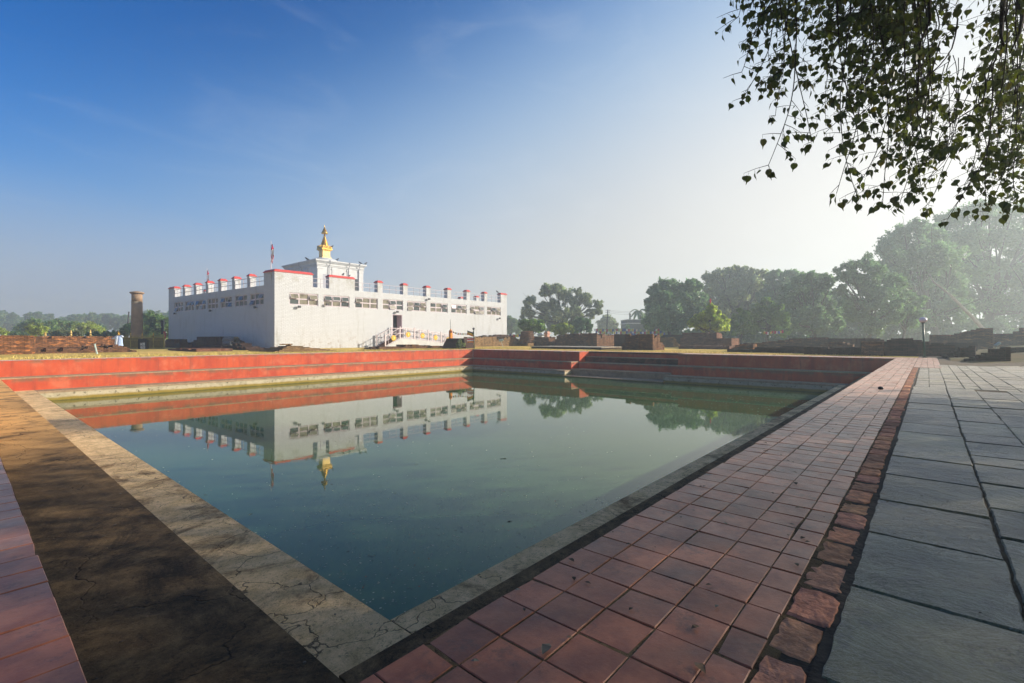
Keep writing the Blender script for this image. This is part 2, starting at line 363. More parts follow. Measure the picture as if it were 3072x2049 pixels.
# ------------------------------------------------------------------ sky, sun, haze, camera
SUN_AZ, SUN_EL = R(-41.5), R(20.5)
SD = Vector((math.cos(SUN_AZ)*math.cos(SUN_EL), math.sin(SUN_AZ)*math.cos(SUN_EL), math.sin(SUN_EL)))
PALE_A, PALE_B, PALE_C = (2.4, 2.7, 3.3, 1), (3.85, 3.82, 3.7, 1), (4.9, 4.8, 4.6, 1)
w = bpy.data.worlds.new('World'); sc.world = w; w.use_nodes = True
wt = w.node_tree; bg = wt.nodes['Background']
sky = wt.nodes.new('ShaderNodeTexSky'); sky.sky_type = 'NISHITA'; sky.sun_disc = False
sky.sun_elevation = SUN_EL; sky.sun_rotation = R(90)-SUN_AZ
sky.altitude = 100; sky.air_density = 1.0; sky.dust_density = 1.2; sky.ozone_density = 2.2
hs = wt.nodes.new('ShaderNodeHueSaturation'); hs.inputs['Saturation'].default_value = 2.1
wt.links.new(sky.outputs[0], hs.inputs['Color'])
tc = wt.nodes.new('ShaderNodeTexCoord')
mp = wt.nodes.new('ShaderNodeMapping'); mp.inputs['Scale'].default_value = (1.2, 2.6, 5.5); mp.inputs['Rotation'].default_value = (.3, .5, .8)
cn = wt.nodes.new('ShaderNodeTexNoise'); cn.inputs['Scale'].default_value = 2.2; cn.inputs['Detail'].default_value = 9; cn.inputs['Roughness'].default_value = .62; cn.inputs['Distortion'].default_value = .9
wt.links.new(tc.outputs['Generated'], mp.inputs['Vector']); wt.links.new(mp.outputs[0], cn.inputs['Vector'])
mr = wt.nodes.new('ShaderNodeMapRange'); mr.interpolation_type = 'SMOOTHSTEP'
for i, v in ((1, .5), (2, .82), (3, 0.0), (4, .09)): mr.inputs[i].default_value = v
wt.links.new(cn.outputs['Fac'], mr.inputs[0])
def wn(op, x, y=0.0, clamp=False):
    nd = wt.nodes.new('ShaderNodeMath'); nd.operation = op; nd.use_clamp = clamp
    for i, q in enumerate((x, y)):
        if isinstance(q, bpy.types.NodeSocket): wt.links.new(q, nd.inputs[i])
        else: nd.inputs[i].default_value = q
    return nd.outputs[0]
def wmix(f, c0, c1):
    nd = wt.nodes.new('ShaderNodeMix'); nd.data_type = 'RGBA'
    for i, q in ((0, f), (6, c0), (7, c1)):
        if isinstance(q, bpy.types.NodeSocket): wt.links.new(q, nd.inputs[i])
        else: nd.inputs[i].default_value = q
    return nd.outputs[2]
def wstep(x, lo, hi):
    nd = wt.nodes.new('ShaderNodeMapRange'); nd.interpolation_type = 'SMOOTHSTEP'; nd.inputs[1].default_value = lo; nd.inputs[2].default_value = hi
    wt.links.new(x, nd.inputs[0]); return nd.outputs[0]
# pale mist low in the sky, brighter towards the sun
dt = wt.nodes.new('ShaderNodeVectorMath'); dt.operation = 'DOT_PRODUCT'; dt.inputs[1].default_value = SD
wt.links.new(tc.outputs['Generated'], dt.inputs[0]); cg = dt.outputs['Value']
sx = wt.nodes.new('ShaderNodeSeparateXYZ'); wt.links.new(tc.outputs['Generated'], sx.inputs[0])
tt = wn('SUBTRACT', sx.outputs[2], wn('MULTIPLY', cg, .38))
low = wn('SUBTRACT', 1.0, wstep(tt, -.04, .51))
low = wn('MAXIMUM', low, wn('SUBTRACT', 1.0, wstep(sx.outputs[2], .02, .30)))
pale = wmix(wstep(cg, -.55, .30), PALE_A, PALE_B); pale = wmix(wstep(cg, .25, .8), pale, PALE_C)
cm = wt.nodes.new('ShaderNodeMix'); cm.data_type = 'RGBA'; cm.blend_type = 'MULTIPLY'; cm.inputs[0].default_value = 1.0; cm.inputs[7].default_value = (.0, .62, .84, 1)
wt.links.new(hs.outputs[0], cm.inputs[6]); clear = cm.outputs[2]
mid = wn('SUBTRACT', 1.0, wstep(tt, .18, .60)); base_sky = wmix(low, wmix(mid, clear, (1.1, 2.35, 3.95, 1)), pale)
wt.links.new(wmix(mr.outputs[0], base_sky, (5.2, 5.3, 5.4, 1)), bg.inputs['Color']); bg.inputs['Strength'].default_value = .105
sun = bpy.data.lights.new('sun', 'SUN'); sun.energy = 5.0; sun.angle = R(.6); sun.color = (1.0, .9, .76)
so = bpy.data.objects.new('sun', sun); link(so); so.rotation_euler = (SD).to_track_quat('Z', 'Y').to_euler(); so.location = (30, -30, 60)
cam = bpy.data.cameras.new('camera'); co = bpy.data.objects.new('camera', cam); link(co)
cam.sensor_width = 36; cam.lens = 36*F/3072; cam.shift_y = -(1024.5-CY)/3072; cam.clip_end = 5000; cam.clip_start = .05
co.location = (0, 0, 1); co.rotation_euler = (R(90), 0, math.atan2(SN, CS)-R(90))
sc.camera = co
sc.view_settings.view_transform = 'Standard'; sc.view_settings.look = 'None'; sc.view_settings.exposure = 0.85; sc.view_settings.gamma = 1
sc.cycles.max_bounces = 8; sc.cycles.volume_bounces = 1; sc.cycles.transparent_max_bounces = 8
sc.cycles.use_denoising = True
HAZE = MB(); HAZE.box(-420, 520, -420, 520, -4.2, 28.0)
hm = bpy.data.materials.new('haze_air'); hm.use_nodes = True
for nd in list(hm.node_tree.nodes):
    if nd.type == 'BSDF_PRINCIPLED': hm.node_tree.nodes.remove(nd)
pv = hm.node_tree.nodes.new('ShaderNodeVolumePrincipled')
pv.inputs['Color'].default_value = (.80, .91, .97, 1); pv.inputs['Density'].default_value = .0025; pv.inputs['Anisotropy'].default_value = .6
hm.node_tree.links.new(pv.outputs[0], hm.node_tree.nodes['Material Output'].inputs['Volume'])
tag(HAZE.build('haze', hm), 'thin morning haze filling the air', kind='stuff')

# ------------------------------------------------------------------ pool basin
XL, YR, XF, YF = .2574, 1.2559, 30.484, 30.962        # rim: left, right, far-right and far-left sides
W1, W2, Z1, Z2, ZW = 1.014, 1.042, -.716, -1.29, -1.726
LIP = .055
def structure(o): return tag(o, kind='structure')
g = MB(); B = 1600.0
def sheet(m, x0, x1, y0, y1, z): m.add([(x0, y0, z), (x1, y0, z), (x1, y1, z), (x0, y1, z)], [(0, 1, 2, 3)])
GZ = -.03
IX0, IX1, IY0, IY1 = XL-.02, XF+1.45, YR-.02, YF+.02
sheet(g, -B, B, -B, IY0, GZ); sheet(g, -B, B, IY1, B, GZ); sheet(g, -B, IX0, IY0, IY1, GZ); sheet(g, IX1, B, IY0, IY1, GZ)
structure(g.build('ground', M['ground']))
def water_mat():
    n = NT('green_pond_water')
    col = n.mix(n.ramp(n.noise(.2, 3), .4, .6), (.045, .095, .038, 1), (.055, .10, .036, 1))
    nb = n.bump(n.noise(5.0, 3, .5), .02, .02)
    n.done(col, n.math('MULTIPLY', n.ramp(n.noise(.35, 5, .7), .45, .7), .05), nb, .5); n.b.inputs['IOR'].default_value = 1.42
    n.b.inputs['Specular Tint'].default_value = (.86, 1, .78, 1)
    return n.m
wm = MB(); sheet(wm, XL, XF+1, YR, YF, ZW)
structure(wm.build('water', water_mat()))

def pool_side(label, axis, sign, rim, a0, a1, mats, openings=None):
    """one terraced side: rim at coordinate `rim` of `axis`, stepping inward by sign; a0..a1 its run at the rim"""
    t = thing('pool_wall', label, 'pool wall', ((rim, (a0+a1)/2, Z2) if axis == 'x' else ((a0+a1)/2, rim, Z2)))
    def bx(m, d0, d1, z0, z1, r0, r1):
        lo, hi = sorted((rim+sign*d0, rim+sign*d1))
        if axis == 'x': m.box(lo, hi, r0, r1, z0, z1)
        else: m.box(r0, r1, lo, hi, z0, z1)
    def runs(pad, k):
        e = pad if axis == 'y' else 0.0
        return [(a0+e, a1-e)] if not openings else [(a0+e, openings[k][0]), (openings[k][1], a1-e)]
    up, l1, lo_, l2, cf = MB(), MB(), MB(), MB(), MB()
    for r0, r1 in runs(0, 0): bx(up, -1.42 if openings else -.9, 0, Z2-.6, -.004, r0, r1)
    for r0, r1 in runs(W1, 1):
        bx(lo_, 0, W1-.012, Z2-.6, Z1-LIP, r0, r1); bx(l1, .001, W1, Z1-LIP, Z1, r0, r1)
    for r0, r1 in runs(W1+W2, 2):
        bx(cf, W1-.012, W1+W2-.012, Z2-.9, Z2-.09, r0, r1); bx(l2, W1-.011, W1+W2, Z2-.09, Z2, r0, r1)
    up.build('upper_wall', mats[0], t); lo_.build('lower_wall', mats[0], t)
    l1.build('ledge', mats[1], t); l2.build('ledge', mats[2], t); cf.build('curb', M['curb_face'], t)
    return t
pool_side('long sunlit red terraced wall on the far left side of the pool, below the white temple', 'y', -1, YF, XL, XF, (M['red_wall'], M['ledge'], M['ledge']))
tR = pool_side('shaded dark red terraced wall with a stair in it, on the far right side of the pool', 'x', -1, XF, YR+.01, YF-.01, (M['red_wall'], M['ledge'], M['ledge']), [(12.2, 19.69), (12.24, 19.75), (12.29, 19.6)])
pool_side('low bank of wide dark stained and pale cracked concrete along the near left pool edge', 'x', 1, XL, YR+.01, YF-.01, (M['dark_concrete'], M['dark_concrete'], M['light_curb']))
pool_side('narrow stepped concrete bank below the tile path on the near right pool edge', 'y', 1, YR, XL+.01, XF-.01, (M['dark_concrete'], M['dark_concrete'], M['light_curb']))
st = thing('stair', 'broad flight of worn dark red steps down to the water in the far pool wall', 'stairs', (30.5, 15.9, ZW))
levels = [(31.87, 31.3, 0.0, -.37), (31.3, 30.35, -.37, -.77), (30.35, 29.35, -.77, -1.22), (29.35, 28.25, -1.22, -1.64)]
mats4 = [M['red_wall'], mat_concrete('worn_red_riser', (.24, .085, .05), (.14, .06, .038), (.045, .028, .018), 0, .42, .6), M['red_wall'], M['ledge']]
for i, (xr, xf, zt, zb) in enumerate(levels):
    m = MB(); m.box(xf+.004, xr+1.2, 12.21+.004*i, 19.68-.004*i, zb-.9, zb-.045); m.build('step', mats4[min(i+1, 3)] if i < 3 else M['curb_face'], st)
    m = MB(); m.box(xf-.03, xr+.003, 12.205+.004*i, 19.685-.004*i, zb-.045, zb); m.build('tread', M['ledge'], st)
m = MB(); m.box(31.87, 33.0, 12.19, 19.70, -1.5, -.006); m.build('top_riser', M['red_wall'], st)

# ------------------------------------------------------------------ tiled paths
def tile_field(m, x0, y0, nx, ny, px, py, skip=None, base=0.0, amp=.0022, z0=-.02, gap=.0055, bev=.003):
    for i in range(nx):
        for j in range(ny):
            xa, xb = x0+sum(px[:i]) if hasattr(px, '__len__') else x0+i*px, 0
            xb = xa+(px[i] if hasattr(px, '__len__') else px)
            ya = y0+(sum(py[:j]) if hasattr(py, '__len__') else j*py); yb = ya+(py[j] if hasattr(py, '__len__') else py)
            if skip and skip((xa+xb)/2, (ya+yb)/2): continue
            jx, jy = random.uniform(-.0018, .0018), random.uniform(-.0018, .0018)
            if random.random() < .05: zz = [z_-random.uniform(.002, .006) for z_ in zz]
            a, b, c, d = xa+gap/2+jx, xb-gap/2+jx, ya+gap/2+jy, yb-gap/2+jy
            zz = [base+random.uniform(-amp, amp) for _ in range(4)]
            k = random.gauss(1, .17); wr = random.gauss(0, .05)
            t = (k*(1+wr), k, k*(1-wr))
            V = [(a, c, z0), (b, c, z0), (b, d, z0), (a, d, z0), (a, c, zz[0]-bev), (b, c, zz[1]-bev), (b, d, zz[2]-bev), (a, d, zz[3]-bev),
                 (a+bev, c+bev, zz[0]), (b-bev, c+bev, zz[1]), (b-bev, d-bev, zz[2]), (a+bev, d-bev, zz[3])]
            if random.random() < .16:      # a chipped corner
                q = random.randrange(4); ch = random.uniform(.003, .011); mxx, myy = (a+b)/2, (c+d)/2
                for o_, f_ in ((4, .8), (8, 1.0)):
                    vx_, vy_, vz_ = V[o_+q]; V[o_+q] = (vx_+math.copysign(ch*f_*random.uniform(.6, 1), mxx-vx_), vy_+math.copysign(ch*f_*random.uniform(.6, 1), myy-vy_), vz_-(.006 if o_ == 4 else .002))
            Fc = [(8, 9, 10, 11)]+[(k1, (k1+1) % 4, 4+(k1+1) % 4, 4+k1) for k1 in range(4)]+[(4+k1, 4+(k1+1) % 4, 8+(k1+1) % 4, 8+k1) for k1 in range(4)]
            m.add(V, Fc, t)
pth = MB()
tile_field(pth, XL-.19*2-.002, .402, 173, 5, .1893, [.118, .193, .192, .185, .166], skip=lambda x, y: x > XF+1.9)
tile_field(pth, XL-.19*6, YR, 6, 160, .19, .1862)
tile_field(pth, XF+.004, YR+.004, 10, 158, .2, .1885, skip=lambda x, y: 12.2 < y < 19.69 and x < 31.87)
tile_field(pth, 21.7, -.34, 58, 4, .1893, .1835)
tile_field(pth, XL-.19*6, YF+.004, 165, 6, .1893, .2)
structure(pth.build('tile_path', M['tile']))
gr = MB()
def slab_box(m, x0, x1, y0, y1): m.box(x0, x1, y0, y1, -.10, -.006)
slab_box(gr, XL-1.2, XF+.0, .38, YR-.004); slab_box(gr, XL-1.2, 21.67, .27, .379); gr.box(XL-1.2, 21.67, .225, .2695, -.10, -.002); slab_box(gr, XL-1.2, XL-.004, YR, YF+1.21); slab_box(gr, XL, XF+2.06, YF+.004, YF+1.21)
slab_box(gr, 31.87, XF+2.06, .38, YF); slab_box(gr, XF+.002, 31.868, .38, 12.19); slab_box(gr, XF+.002, 31.868, 19.70, YF); slab_box(gr, 21.68, XF+2.06, -.36, .379)
structure(gr.build('path_bed', M['grout']))
# brick edging along the tile path
ed = MB(); x = -.6
while x < 21.4:
    L = random.uniform(.2, .28); a = random.uniform(-.012, .012); e = .262+random.uniform(-.014, .012); zt = random.uniform(-.004, .004)
    k = random.gauss(1, .18); t = (k, k*random.uniform(.88, 1.05), k*random.uniform(.85, 1.05))
    n = 8
    outline = []
    for q in range(n): outline.append((x+L*q/(n-1), e+random.uniform(-.005, .005)+(random.uniform(0, .03) if q in (0, n-1) and random.random() < .6 else 0)))
    outline += [(x+L+a+random.uniform(-.006, .006), (e+.395)/2)]
    for q in range(n): outline.append((x+L-L*q/(n-1)+a, .392+random.uniform(-.006, .006)))
    outline += [(x+random.uniform(-.006, .006), (e+.395)/2)]
    N = len(outline); cx = sum(p[0] for p in outline)/N; cy = sum(p[1] for p in outline)/N
    V = [(p[0], p[1], -.05) for p in outline]+[(p[0], p[1], zt-.007) for p in outline]+[(cx+(p[0]-cx)*.90, cy+(p[1]-cy)*.92, zt+random.uniform(-.003, .003)) for p in outline]+[(cx, cy, zt+.002)]
    Fc = [(q, (q+1) % N, N+(q+1) % N, N+q) for q in range(N)]+[(N+q, N+(q+1) % N, 2*N+(q+1) % N, 2*N+q) for q in range(N)]+[(2*N+q, 2*N+(q+1) % N, 3*N) for q in range(N)]
    ed.add(V, Fc, t); x += L+random.uniform(.012, .035)
structure(ed.build('brick_edging', M['edging_brick']))
# slate paving
def rise(x, y): return .55*max(0.0, min(1.0, (-y-1.6)/9))**1.2*max(0, min(1, (x-6)/14))
sl = MB()
def slab(x0, x1, y0, y1, big):
    gp = random.uniform(.003, .013); j = lambda: random.uniform(-.008, .008)
    jy = lambda: random.uniform(-.004, .004); gy = gp*.45
    a = [(x0+gp+j(), y0+gy+jy()), (x1-gp+j(), y0+gy+jy()), (x1-gp+j(), y1-gy+jy()), (x0+gp+j(), y1-gy+jy())]
    out = []
    for q in range(4):
        p, r = a[q], a[(q+1) % 4]; n = 13 if big else 3
        for k in range(n):
            f = k/n; w_ = .004 if k else .0015
            out.append((p[0]+(r[0]-p[0])*f+random.uniform(-w_, w_), p[1]+(r[1]-p[1])*f+random.uniform(-w_, w_)))
    N = len(out); cx = sum(p[0] for p in out)/N; cy = sum(p[1] for p in out)/N
    zo = random.uniform(-.004, .004); tx, ty = random.uniform(-.006, .006), random.uniform(-.006, .006)
    zf = lambda p: rise(*p)+zo+tx*(p[0]-cx)+ty*(p[1]-cy)
    k = math.exp(random.gauss(0, .38)); hgt = random.uniform(-.06, .06); hue = random.choice([(1, 1, 1), (1, 1, 1), (1.16, 1.0, .82), (1.08, 1.02, .88), (.92, 1.0, 1.04), (1.0, 1.06, .95)]); t = (k*hue[0]*(1+hgt), k*hue[1], k*hue[2]*(1-hgt*.8))
    sh = 1-.012/max(.2, min(x1-x0, y1-y0))
    V = [(p[0], p[1], zf(p)-.09) for p in out]+[(p[0], p[1], zf(p)-.009) for p in out]+[(cx+(p[0]-cx)*sh, cy+(p[1]-cy)*sh, zf(p)) for p in out]
    sl.add(V, [(q, (q+1) % N, N+(q+1) % N, N+q) for q in range(N)]+[(N+q, N+(q+1) % N, 2*N+(q+1) % N, 2*N+q) for q in range(N)]+[tuple(range(2*N, 3*N))], t)
col1 = [-2.1, -1.35, -.6, .2, .95, 1.66, 2.38, 3.09, 3.77, 4.49, 5.22, 5.98, 6.68, 7.4, 8.15, 8.9, 9.75, 10.6, 11.4, 12.2, 13.05]
for a, b in zip(col1, col1[1:]): slab(a, b, -.265, .243, True)
y = -.270
while y > -9:
    wd = random.uniform(.38, .52) if y > -1 else random.uniform(.35, .6); x = -2.2+random.uniform(-.3, 0)
    while x < 12.6:
        L = random.choice([.36, .5, .62, .74, .85])*random.uniform(.9, 1.1)
        x1 = min(x+L, 13.0) if 13-(x+L) > .2 else 13.0
        slab(x, x1, y-wd, y, True); x = x1
        if x >= 13: break
    y -= wd
# far part: smaller setts in columns
y = .22
while y > -11:
    wd = random.uniform(.22, .32) if y > -1.2 else random.uniform(.4, .62); x = 13.02
    xe = 21.6 if y > -.2 else (24.2 if y > -2 else 23.2-(y+2)*1.7)
    while x < xe:
        L = random.uniform(.42, .95); slab(x, min(x+L, xe), y-wd, y, False); x += L
    y -= wd
structure(sl.build('paving', M['slab']))
bed = MB(); nx, ny = 110, 70
V = []; 
for i in range(nx+1):
    for j in range(ny+1):
        x = -3+i*(44/nx); yy = .40-j*(14/ny); V.append((x, yy, rise(x, yy)-.010))
bed.add(V, [(i*(ny+1)+j, i*(ny+1)+j+1, (i+1)*(ny+1)+j+1, (i+1)*(ny+1)+j) for i in range(nx) for j in range(ny)])
structure(bed.build('paving_bed', M['soil'], smooth=True))
# grassy bank right of the far path
bk = MB(); V = []; nx, ny = 60, 40
def bank_h(x, y):
    edge = 24.4+max(0, -1.2-y)*1.1
    f = max(0, min(1, (x-edge)/6)); s_ = f*f*(3-2*f)
    return s_*(.06+.3*max(0, min(1, (-y-.6)/4)))+.03*math.sin(x*1.3+y)*f+.03*math.sin(y*2.1-x*.7)*f
for i in range(nx+1):
    for j in range(ny+1):
        x = 22+i*(40/nx); yy = -.75-j*(24/ny); V.append((x, yy, -.06+rise(x, yy)*.9+bank_h(x, yy)))
bk.add(V, [(i*(ny+1)+j, i*(ny+1)+j+1, (i+1)*(ny+1)+j+1, (i+1)*(ny+1)+j) for i in range(nx) for j in range(ny)])
structure(bk.build('grassy_bank', M['bank'], smooth=True))
# ------------------------------------------------------------------ white temple
A0 = (20.12, 47.5); DL = (-.0738, .9973)
TW, TD = 33.70, 26.85
def MR(p): return (A0[0]+p[0], A0[1]+p[1], p[2])                     # right face: run, depth inward, z
def ML(p): return (A0[0]+DL[0]*p[0]+DL[1]*p[1], A0[1]+DL[1]*p[0]-DL[0]*p[1], p[2])   # left face
def MBK(p): return ML((TD-p[1], p[0]+.0738*0, p[2]))                 # far side, parallel to the right face
def MRR(p): q = ML((p[0], TW-p[1], p[2])); return q                  # far right side
tp = thing('temple', 'white painted brick temple with red capped parapets, a small upper tower and gilded spire', 'temple', (37, 60, 0))
ZP, ZM = 6.22, 7.36
TH = .22
win_r = [(21.55, 24.5), (25.09, 28.04), (28.7, 31.59), (32.24, 35.09), (35.67, 38.63), (39.25, 42.15), (42.75, 45.56), (46.16, 49.02), (49.55, 52.47)]
win_r = [(a-A0[0], b-A0[0]) for a, b in win_r]
win_l = [(2.12, 4.91), (5.53, 8.3), (8.95, 11.66), (12.31, 15.09), (15.55, 18.35), (18.88, 21.61), (22.13, 24.89)]
WZ0, WZ1 = 4.33, 5.52
wl = MB()
# body and outer skin with recessed window band
wl.box(TH, TW-TH, 1.0, TD-.3, -.4, ZP-.1, M=lambda p: ML((p[1], p[0], p[2])))
d0, d1 = 33.61-A0[0], 34.95-A0[0]
wl.box(TH, d0, TH, 1.0, -.4, WZ1, M=MR); wl.box(d1, TW-TH, TH, 1.0, -.4, WZ1, M=MR); wl.box(d0, d1, TH, 1.0, 3.82, WZ1, M=MR)
def skin(mb, Mf, wins, L, hole=None):
    if hole:
        mb.box(.002, hole[0], .0, TH-.002, -.4, WZ0, M=Mf); mb.box(hole[1], L, 0, TH-.002, -.4, WZ0, M=Mf); mb.box(hole[0], hole[1], 0, TH-.002, 3.8, WZ0, M=Mf)
    else: mb.box(.002, L, 0, TH-.002, -.4, WZ0, M=Mf)
    edges = [.002]+[e for w_ in wins for e in w_]+[L]
    for a, b in zip(edges[::2], edges[1::2]): mb.box(a, b, 0, TH-.002, WZ0, WZ1, M=Mf)
    mb.box(.002, L, 0, .7, WZ1, ZP, M=Mf)
skin(wl, MR, win_r, TW, (d0, d1)); skin(wl, ML, win_l, TD)
wl.box(.004, TD, 0, TH, -.4, ZP, M=MRR); wl.box(.004, TW-.004, 0, TH, -.4, ZP, M=MBK)
wl.build('wall', M['white_wall'], tp)
rf = MB(); rf.box(.72, TW-.3, .72, TD-.3, ZP-.09, ZP-.04, M=lambda p: ML((p[1], p[0], p[2]))); rf.build('roof_slab', M['white_plaster'], tp)
def window(Mf, a, b, dusty, seed):
    rr = random.Random(seed)
    fr, pn = MB(), MB(); bw = .085; d0_, d1_ = .07, .16; zc = (WZ0+WZ1)/2
    for x0_, x1_, z0_, z1_ in ((a, b, WZ1-bw, WZ1-.004), (a, b, WZ0+.004, WZ0+bw), (a+.003, a+bw, WZ0+bw, WZ1-bw), (b-bw, b-.003, WZ0+bw, WZ1-bw), (a+bw, b-bw, zc-.06, zc+.06)):
        fr.box(x0_, x1_, d0_, d1_, z0_, z1_, M=Mf)
    cw = (b-a)/3
    for k in (1, 2):
        for z0_, z1_ in ((WZ0+bw, zc-.06), (zc+.06, WZ1-bw)): fr.box(a+cw*k-.06, a+cw*k+.06, d0_+.003, d1_-.003, z0_, z1_, M=Mf)
    for k in range(3):
        xa, xb = a+cw*k+(.06 if k else bw), a+cw*(k+1)-(.06 if k < 2 else bw)
        for r_, (za, zb) in enumerate(((WZ0+bw, zc-.06), (zc+.06, WZ1-bw))):
            pal = rr.random(); mi = 0 if pal < (.75 if dusty else .25) else 1
            op = (r_ == 1 and rr.random() < .42) or (r_ == 0 and rr.random() < .12)
            if not op:
                pn.add([Mf((xa, .12, za)), Mf((xb, .12, za)), Mf((xb, .12, zb)), Mf((xa, .12, zb))], [(0, 1, 2, 3)], mi=mi)
            else:
                pn.add([Mf((xa, .19, za)), Mf((xb, .19, za)), Mf((xb, .19, zb)), Mf((xa, .19, zb))], [(0, 1, 2, 3)], mi=1)
                o_ = rr.uniform(.12, .24)
                pn.add([Mf((xa+.03, .06-o_, za-.0)), Mf((xb-.03, .06-o_, za-.0)), Mf((xb-.03, .06, zb)), Mf((xa+.03, .06, zb))], [(0, 1, 2, 3)], mi=mi)
                for (xx, yy) in ((xa+.0, xa+.045), (xb-.045, xb)):
                    fr.add([Mf((xx, .055-o_, za-.02)), Mf((yy, .055-o_, za-.02)), Mf((yy, .055, zb)), Mf((xx, .055, zb))], [(0, 1, 2, 3)])
                for (zz, z2, f0, f1) in ((za-.02, za+.03, 1.0, .88), (zb-.05, zb, .12, 0.0)):
                    fr.add([Mf((xa, .053-o_*f0, zz)), Mf((xb, .053-o_*f0, zz)), Mf((xb, .053-o_*f1, z2)), Mf((xa, .053-o_*f1, z2))], [(0, 1, 2, 3)])
    f = fr.build('window', M['frame'], tp)
    pn.build('pane', [M['pane_tan'], M['pane_dark']] if dusty else [M['pane_tan'], M['pane_dark']], f)
for i, (a, b) in enumerate(win_r): window(MR, a, b, True, i)
for i, (a, b) in enumerate(win_l): window(ML, a, b, False, 40+i)
def merlon(Mf, a, b, z1=ZM, dep=.66):
    m = MB(); m.box(a, b, .001, dep, ZP, z1, M=Mf); o = m.build('merlon', M['white_wall'], tp)
    c = MB(); c.box(a-.07, b+.07, -.07, dep+.07, z1, z1+.07, M=Mf); c.frustum(a-.06, b+.06, -.06, dep+.06, z1+.07, z1+.25, .15 if b-a < 1 else .16, M=Mf)
    c.build('cap', M['red_cap'], o)
mer_r = [(.003, 3.80), (5.58, 8.54), (11.46, 12.09), (15.0, 15.61), (18.49, 19.13), (21.99, 22.63), (25.44, 26.04), (28.92, 29.47), (32.35, TW-.003)]
mer_l = [(5.02, 5.51), (8.37, 8.9), (11.69, 12.28), (15.04, 15.55), (18.35, 18.93), (21.71, 22.19), (24.95, TD)]
for a, b in mer_r: merlon(MR, a, b, ZM if b-a < 1 else ZM+.08)
m = MB(); m.box(.66, 2.06, .001, .66, ZP, ZM+.08, M=ML); m.build('merlon', M['white_wall'], tp)
c = MB(); c.box(.72, 2.13, -.07, .73, ZM+.08, ZM+.15, M=ML); c.frustum(.3, 2.12, -.06, .72, ZM+.15, ZM+.33, .16, M=ML); c.build('merlon_cap', M['red_cap'], tp)
for a, b in mer_l: merlon(ML, a, b)
for a, b in [(4+k*3.5, 4.6+k*3.5) for k in range(9)]: merlon(MBK, a, b)
for a, b in [(3+k*3.3, 3.6+k*3.3) for k in range(7)]: merlon(MRR, a, b)
def rail_run(Mf, a, b):
    m = MB()
    for z in (6.66, 7.12): m.box(a, b, .05, .09, z, z+.045, M=Mf)
    n = max(2, int((b-a)/.85))
    for k in range(n+1):
        x = a+.04+(b-a-.08)*k/n; m.box(x-.018, x+.018, .052, .088, ZP, 7.12, M=Mf)
    m.build('railing', M['metal_rail'], tp)
for ms, Mf in ((mer_r, MR), ([(0, 2.06)]+mer_l, ML)):
    for (a, b), (c_, d_) in zip(ms, ms[1:]): rail_run(Mf, b, c_)
# doorway in the right face
dm = MB(); dm.box(d0+.006, d1-.006, .985, .995, .6, 3.8, M=MR); dm.build('door', M['door_dark'], tp)  # near-black panel paints the shade of the interior behind the doorway
jm = MB(); jm.box(d1-.05, d1-.001, .01, .98, .6, 3.79, M=MR); jm.box(d0+.001, d0+.05, .01, .98, .6, 3.79, M=MR); jm.box(d0+.05, d1-.05, .01, .98, 3.74, 3.79, M=MR); jm.build('door_frame', M['jamb'], tp)
# floodlights and junction boxes on the faces
for Mf, x, z in ((MR, 2.3, 4.12), (MR, 5.25, 4.5), (MR, 31.9, 3.9), (MR, 18.75, 5.9), (MR, 14.0, 4.1), (ML, 3.35, 4.08), (ML, 9.1, 5.0), (ML, 13.8, 4.1), (ML, 24.2, 4.1)):
    m = MB(); m.box(x-.03, x+.03, -.25, 0, z-.02, z+.02, M=Mf); m.box(x-.13, x+.13, -.34, -.18, z-.1, z+.12, M=Mf); m.build('floodlight', M['dark_metal'], tp)
# tower
TX0, TX1, TY0, TY1 = 30.8, 37.55, 60.0, 69.2
tw = MB(); tw.box(TX0, TX1, TY0, TY1, ZP-.1, 11.2); tw.build('tower', M['white_plaster'], tp)
cr = MB()
for e, za, zb in ((.10, 10.45, 10.55), (.08, 10.62, 10.9), (.16, 10.9, 11.0), (.26, 11.0, 11.1), (.36, 11.1, 11.28)): cr.box(TX0-e, TX1+e, TY0-e, TY1+e, za, zb+.002)
cr.build('cornice', M['white_plaster'], tp)
for x in (TX0+.02, TX0+2.05, TX1-2.5, TX1-.75):
    m = MB(); m.box(x, x+.72, TY0-.055, TY0+.02, ZP, 10.44); m.box(x-.08, x+.8, TY0-.09, TY0+.02, 10.1, 10.28); m.build('pilaster', M['white_plaster'], tp)
for y in (TY0+.05, TY0+2.6, TY0+5.6, TY1-.8):
    m = MB(); m.box(TX0-.055, TX0+.02, y, y+.75, ZP, 10.44); m.box(TX0-.09, TX0+.02, y-.08, y+.83, 10.1, 10.28); m.build('pilaster', M['white_plaster'], tp)
m = MB(); m.box(31.5, 32.5, TY0-.03, TY0+.02, 7.0, 9.42); m.build('tower_door', M['door_grey'], tp)
m = MB(); m.box(36.25, 36.68, TY0-.03, TY0+.02, 7.0, 9.2); m.build('tower_door', M['door_dark'], tp)  # dark sheet painted in for the shade of a narrow opening
for x in (32.4, 35.25, 36.8):
    m = MB(); m.tube([(x, TY0-.42, 11.3), (x, TY0-.42, 10.95), (x, TY0-.13, 10.5), (x, TY0-.1, ZP)], .04, 6); m.build('drain_pipe', M['door_grey'], tp)
m = MB(); m.tube([(TX0-.42, 64.2, 11.3), (TX0-.42, 64.2, 10.95), (TX0-.12, 64.2, 10.4), (TX0-.1, 64.2, ZP)], .04, 6); m.build('drain_pipe', M['door_grey'], tp)
DX, DY = 34.15, 64.4
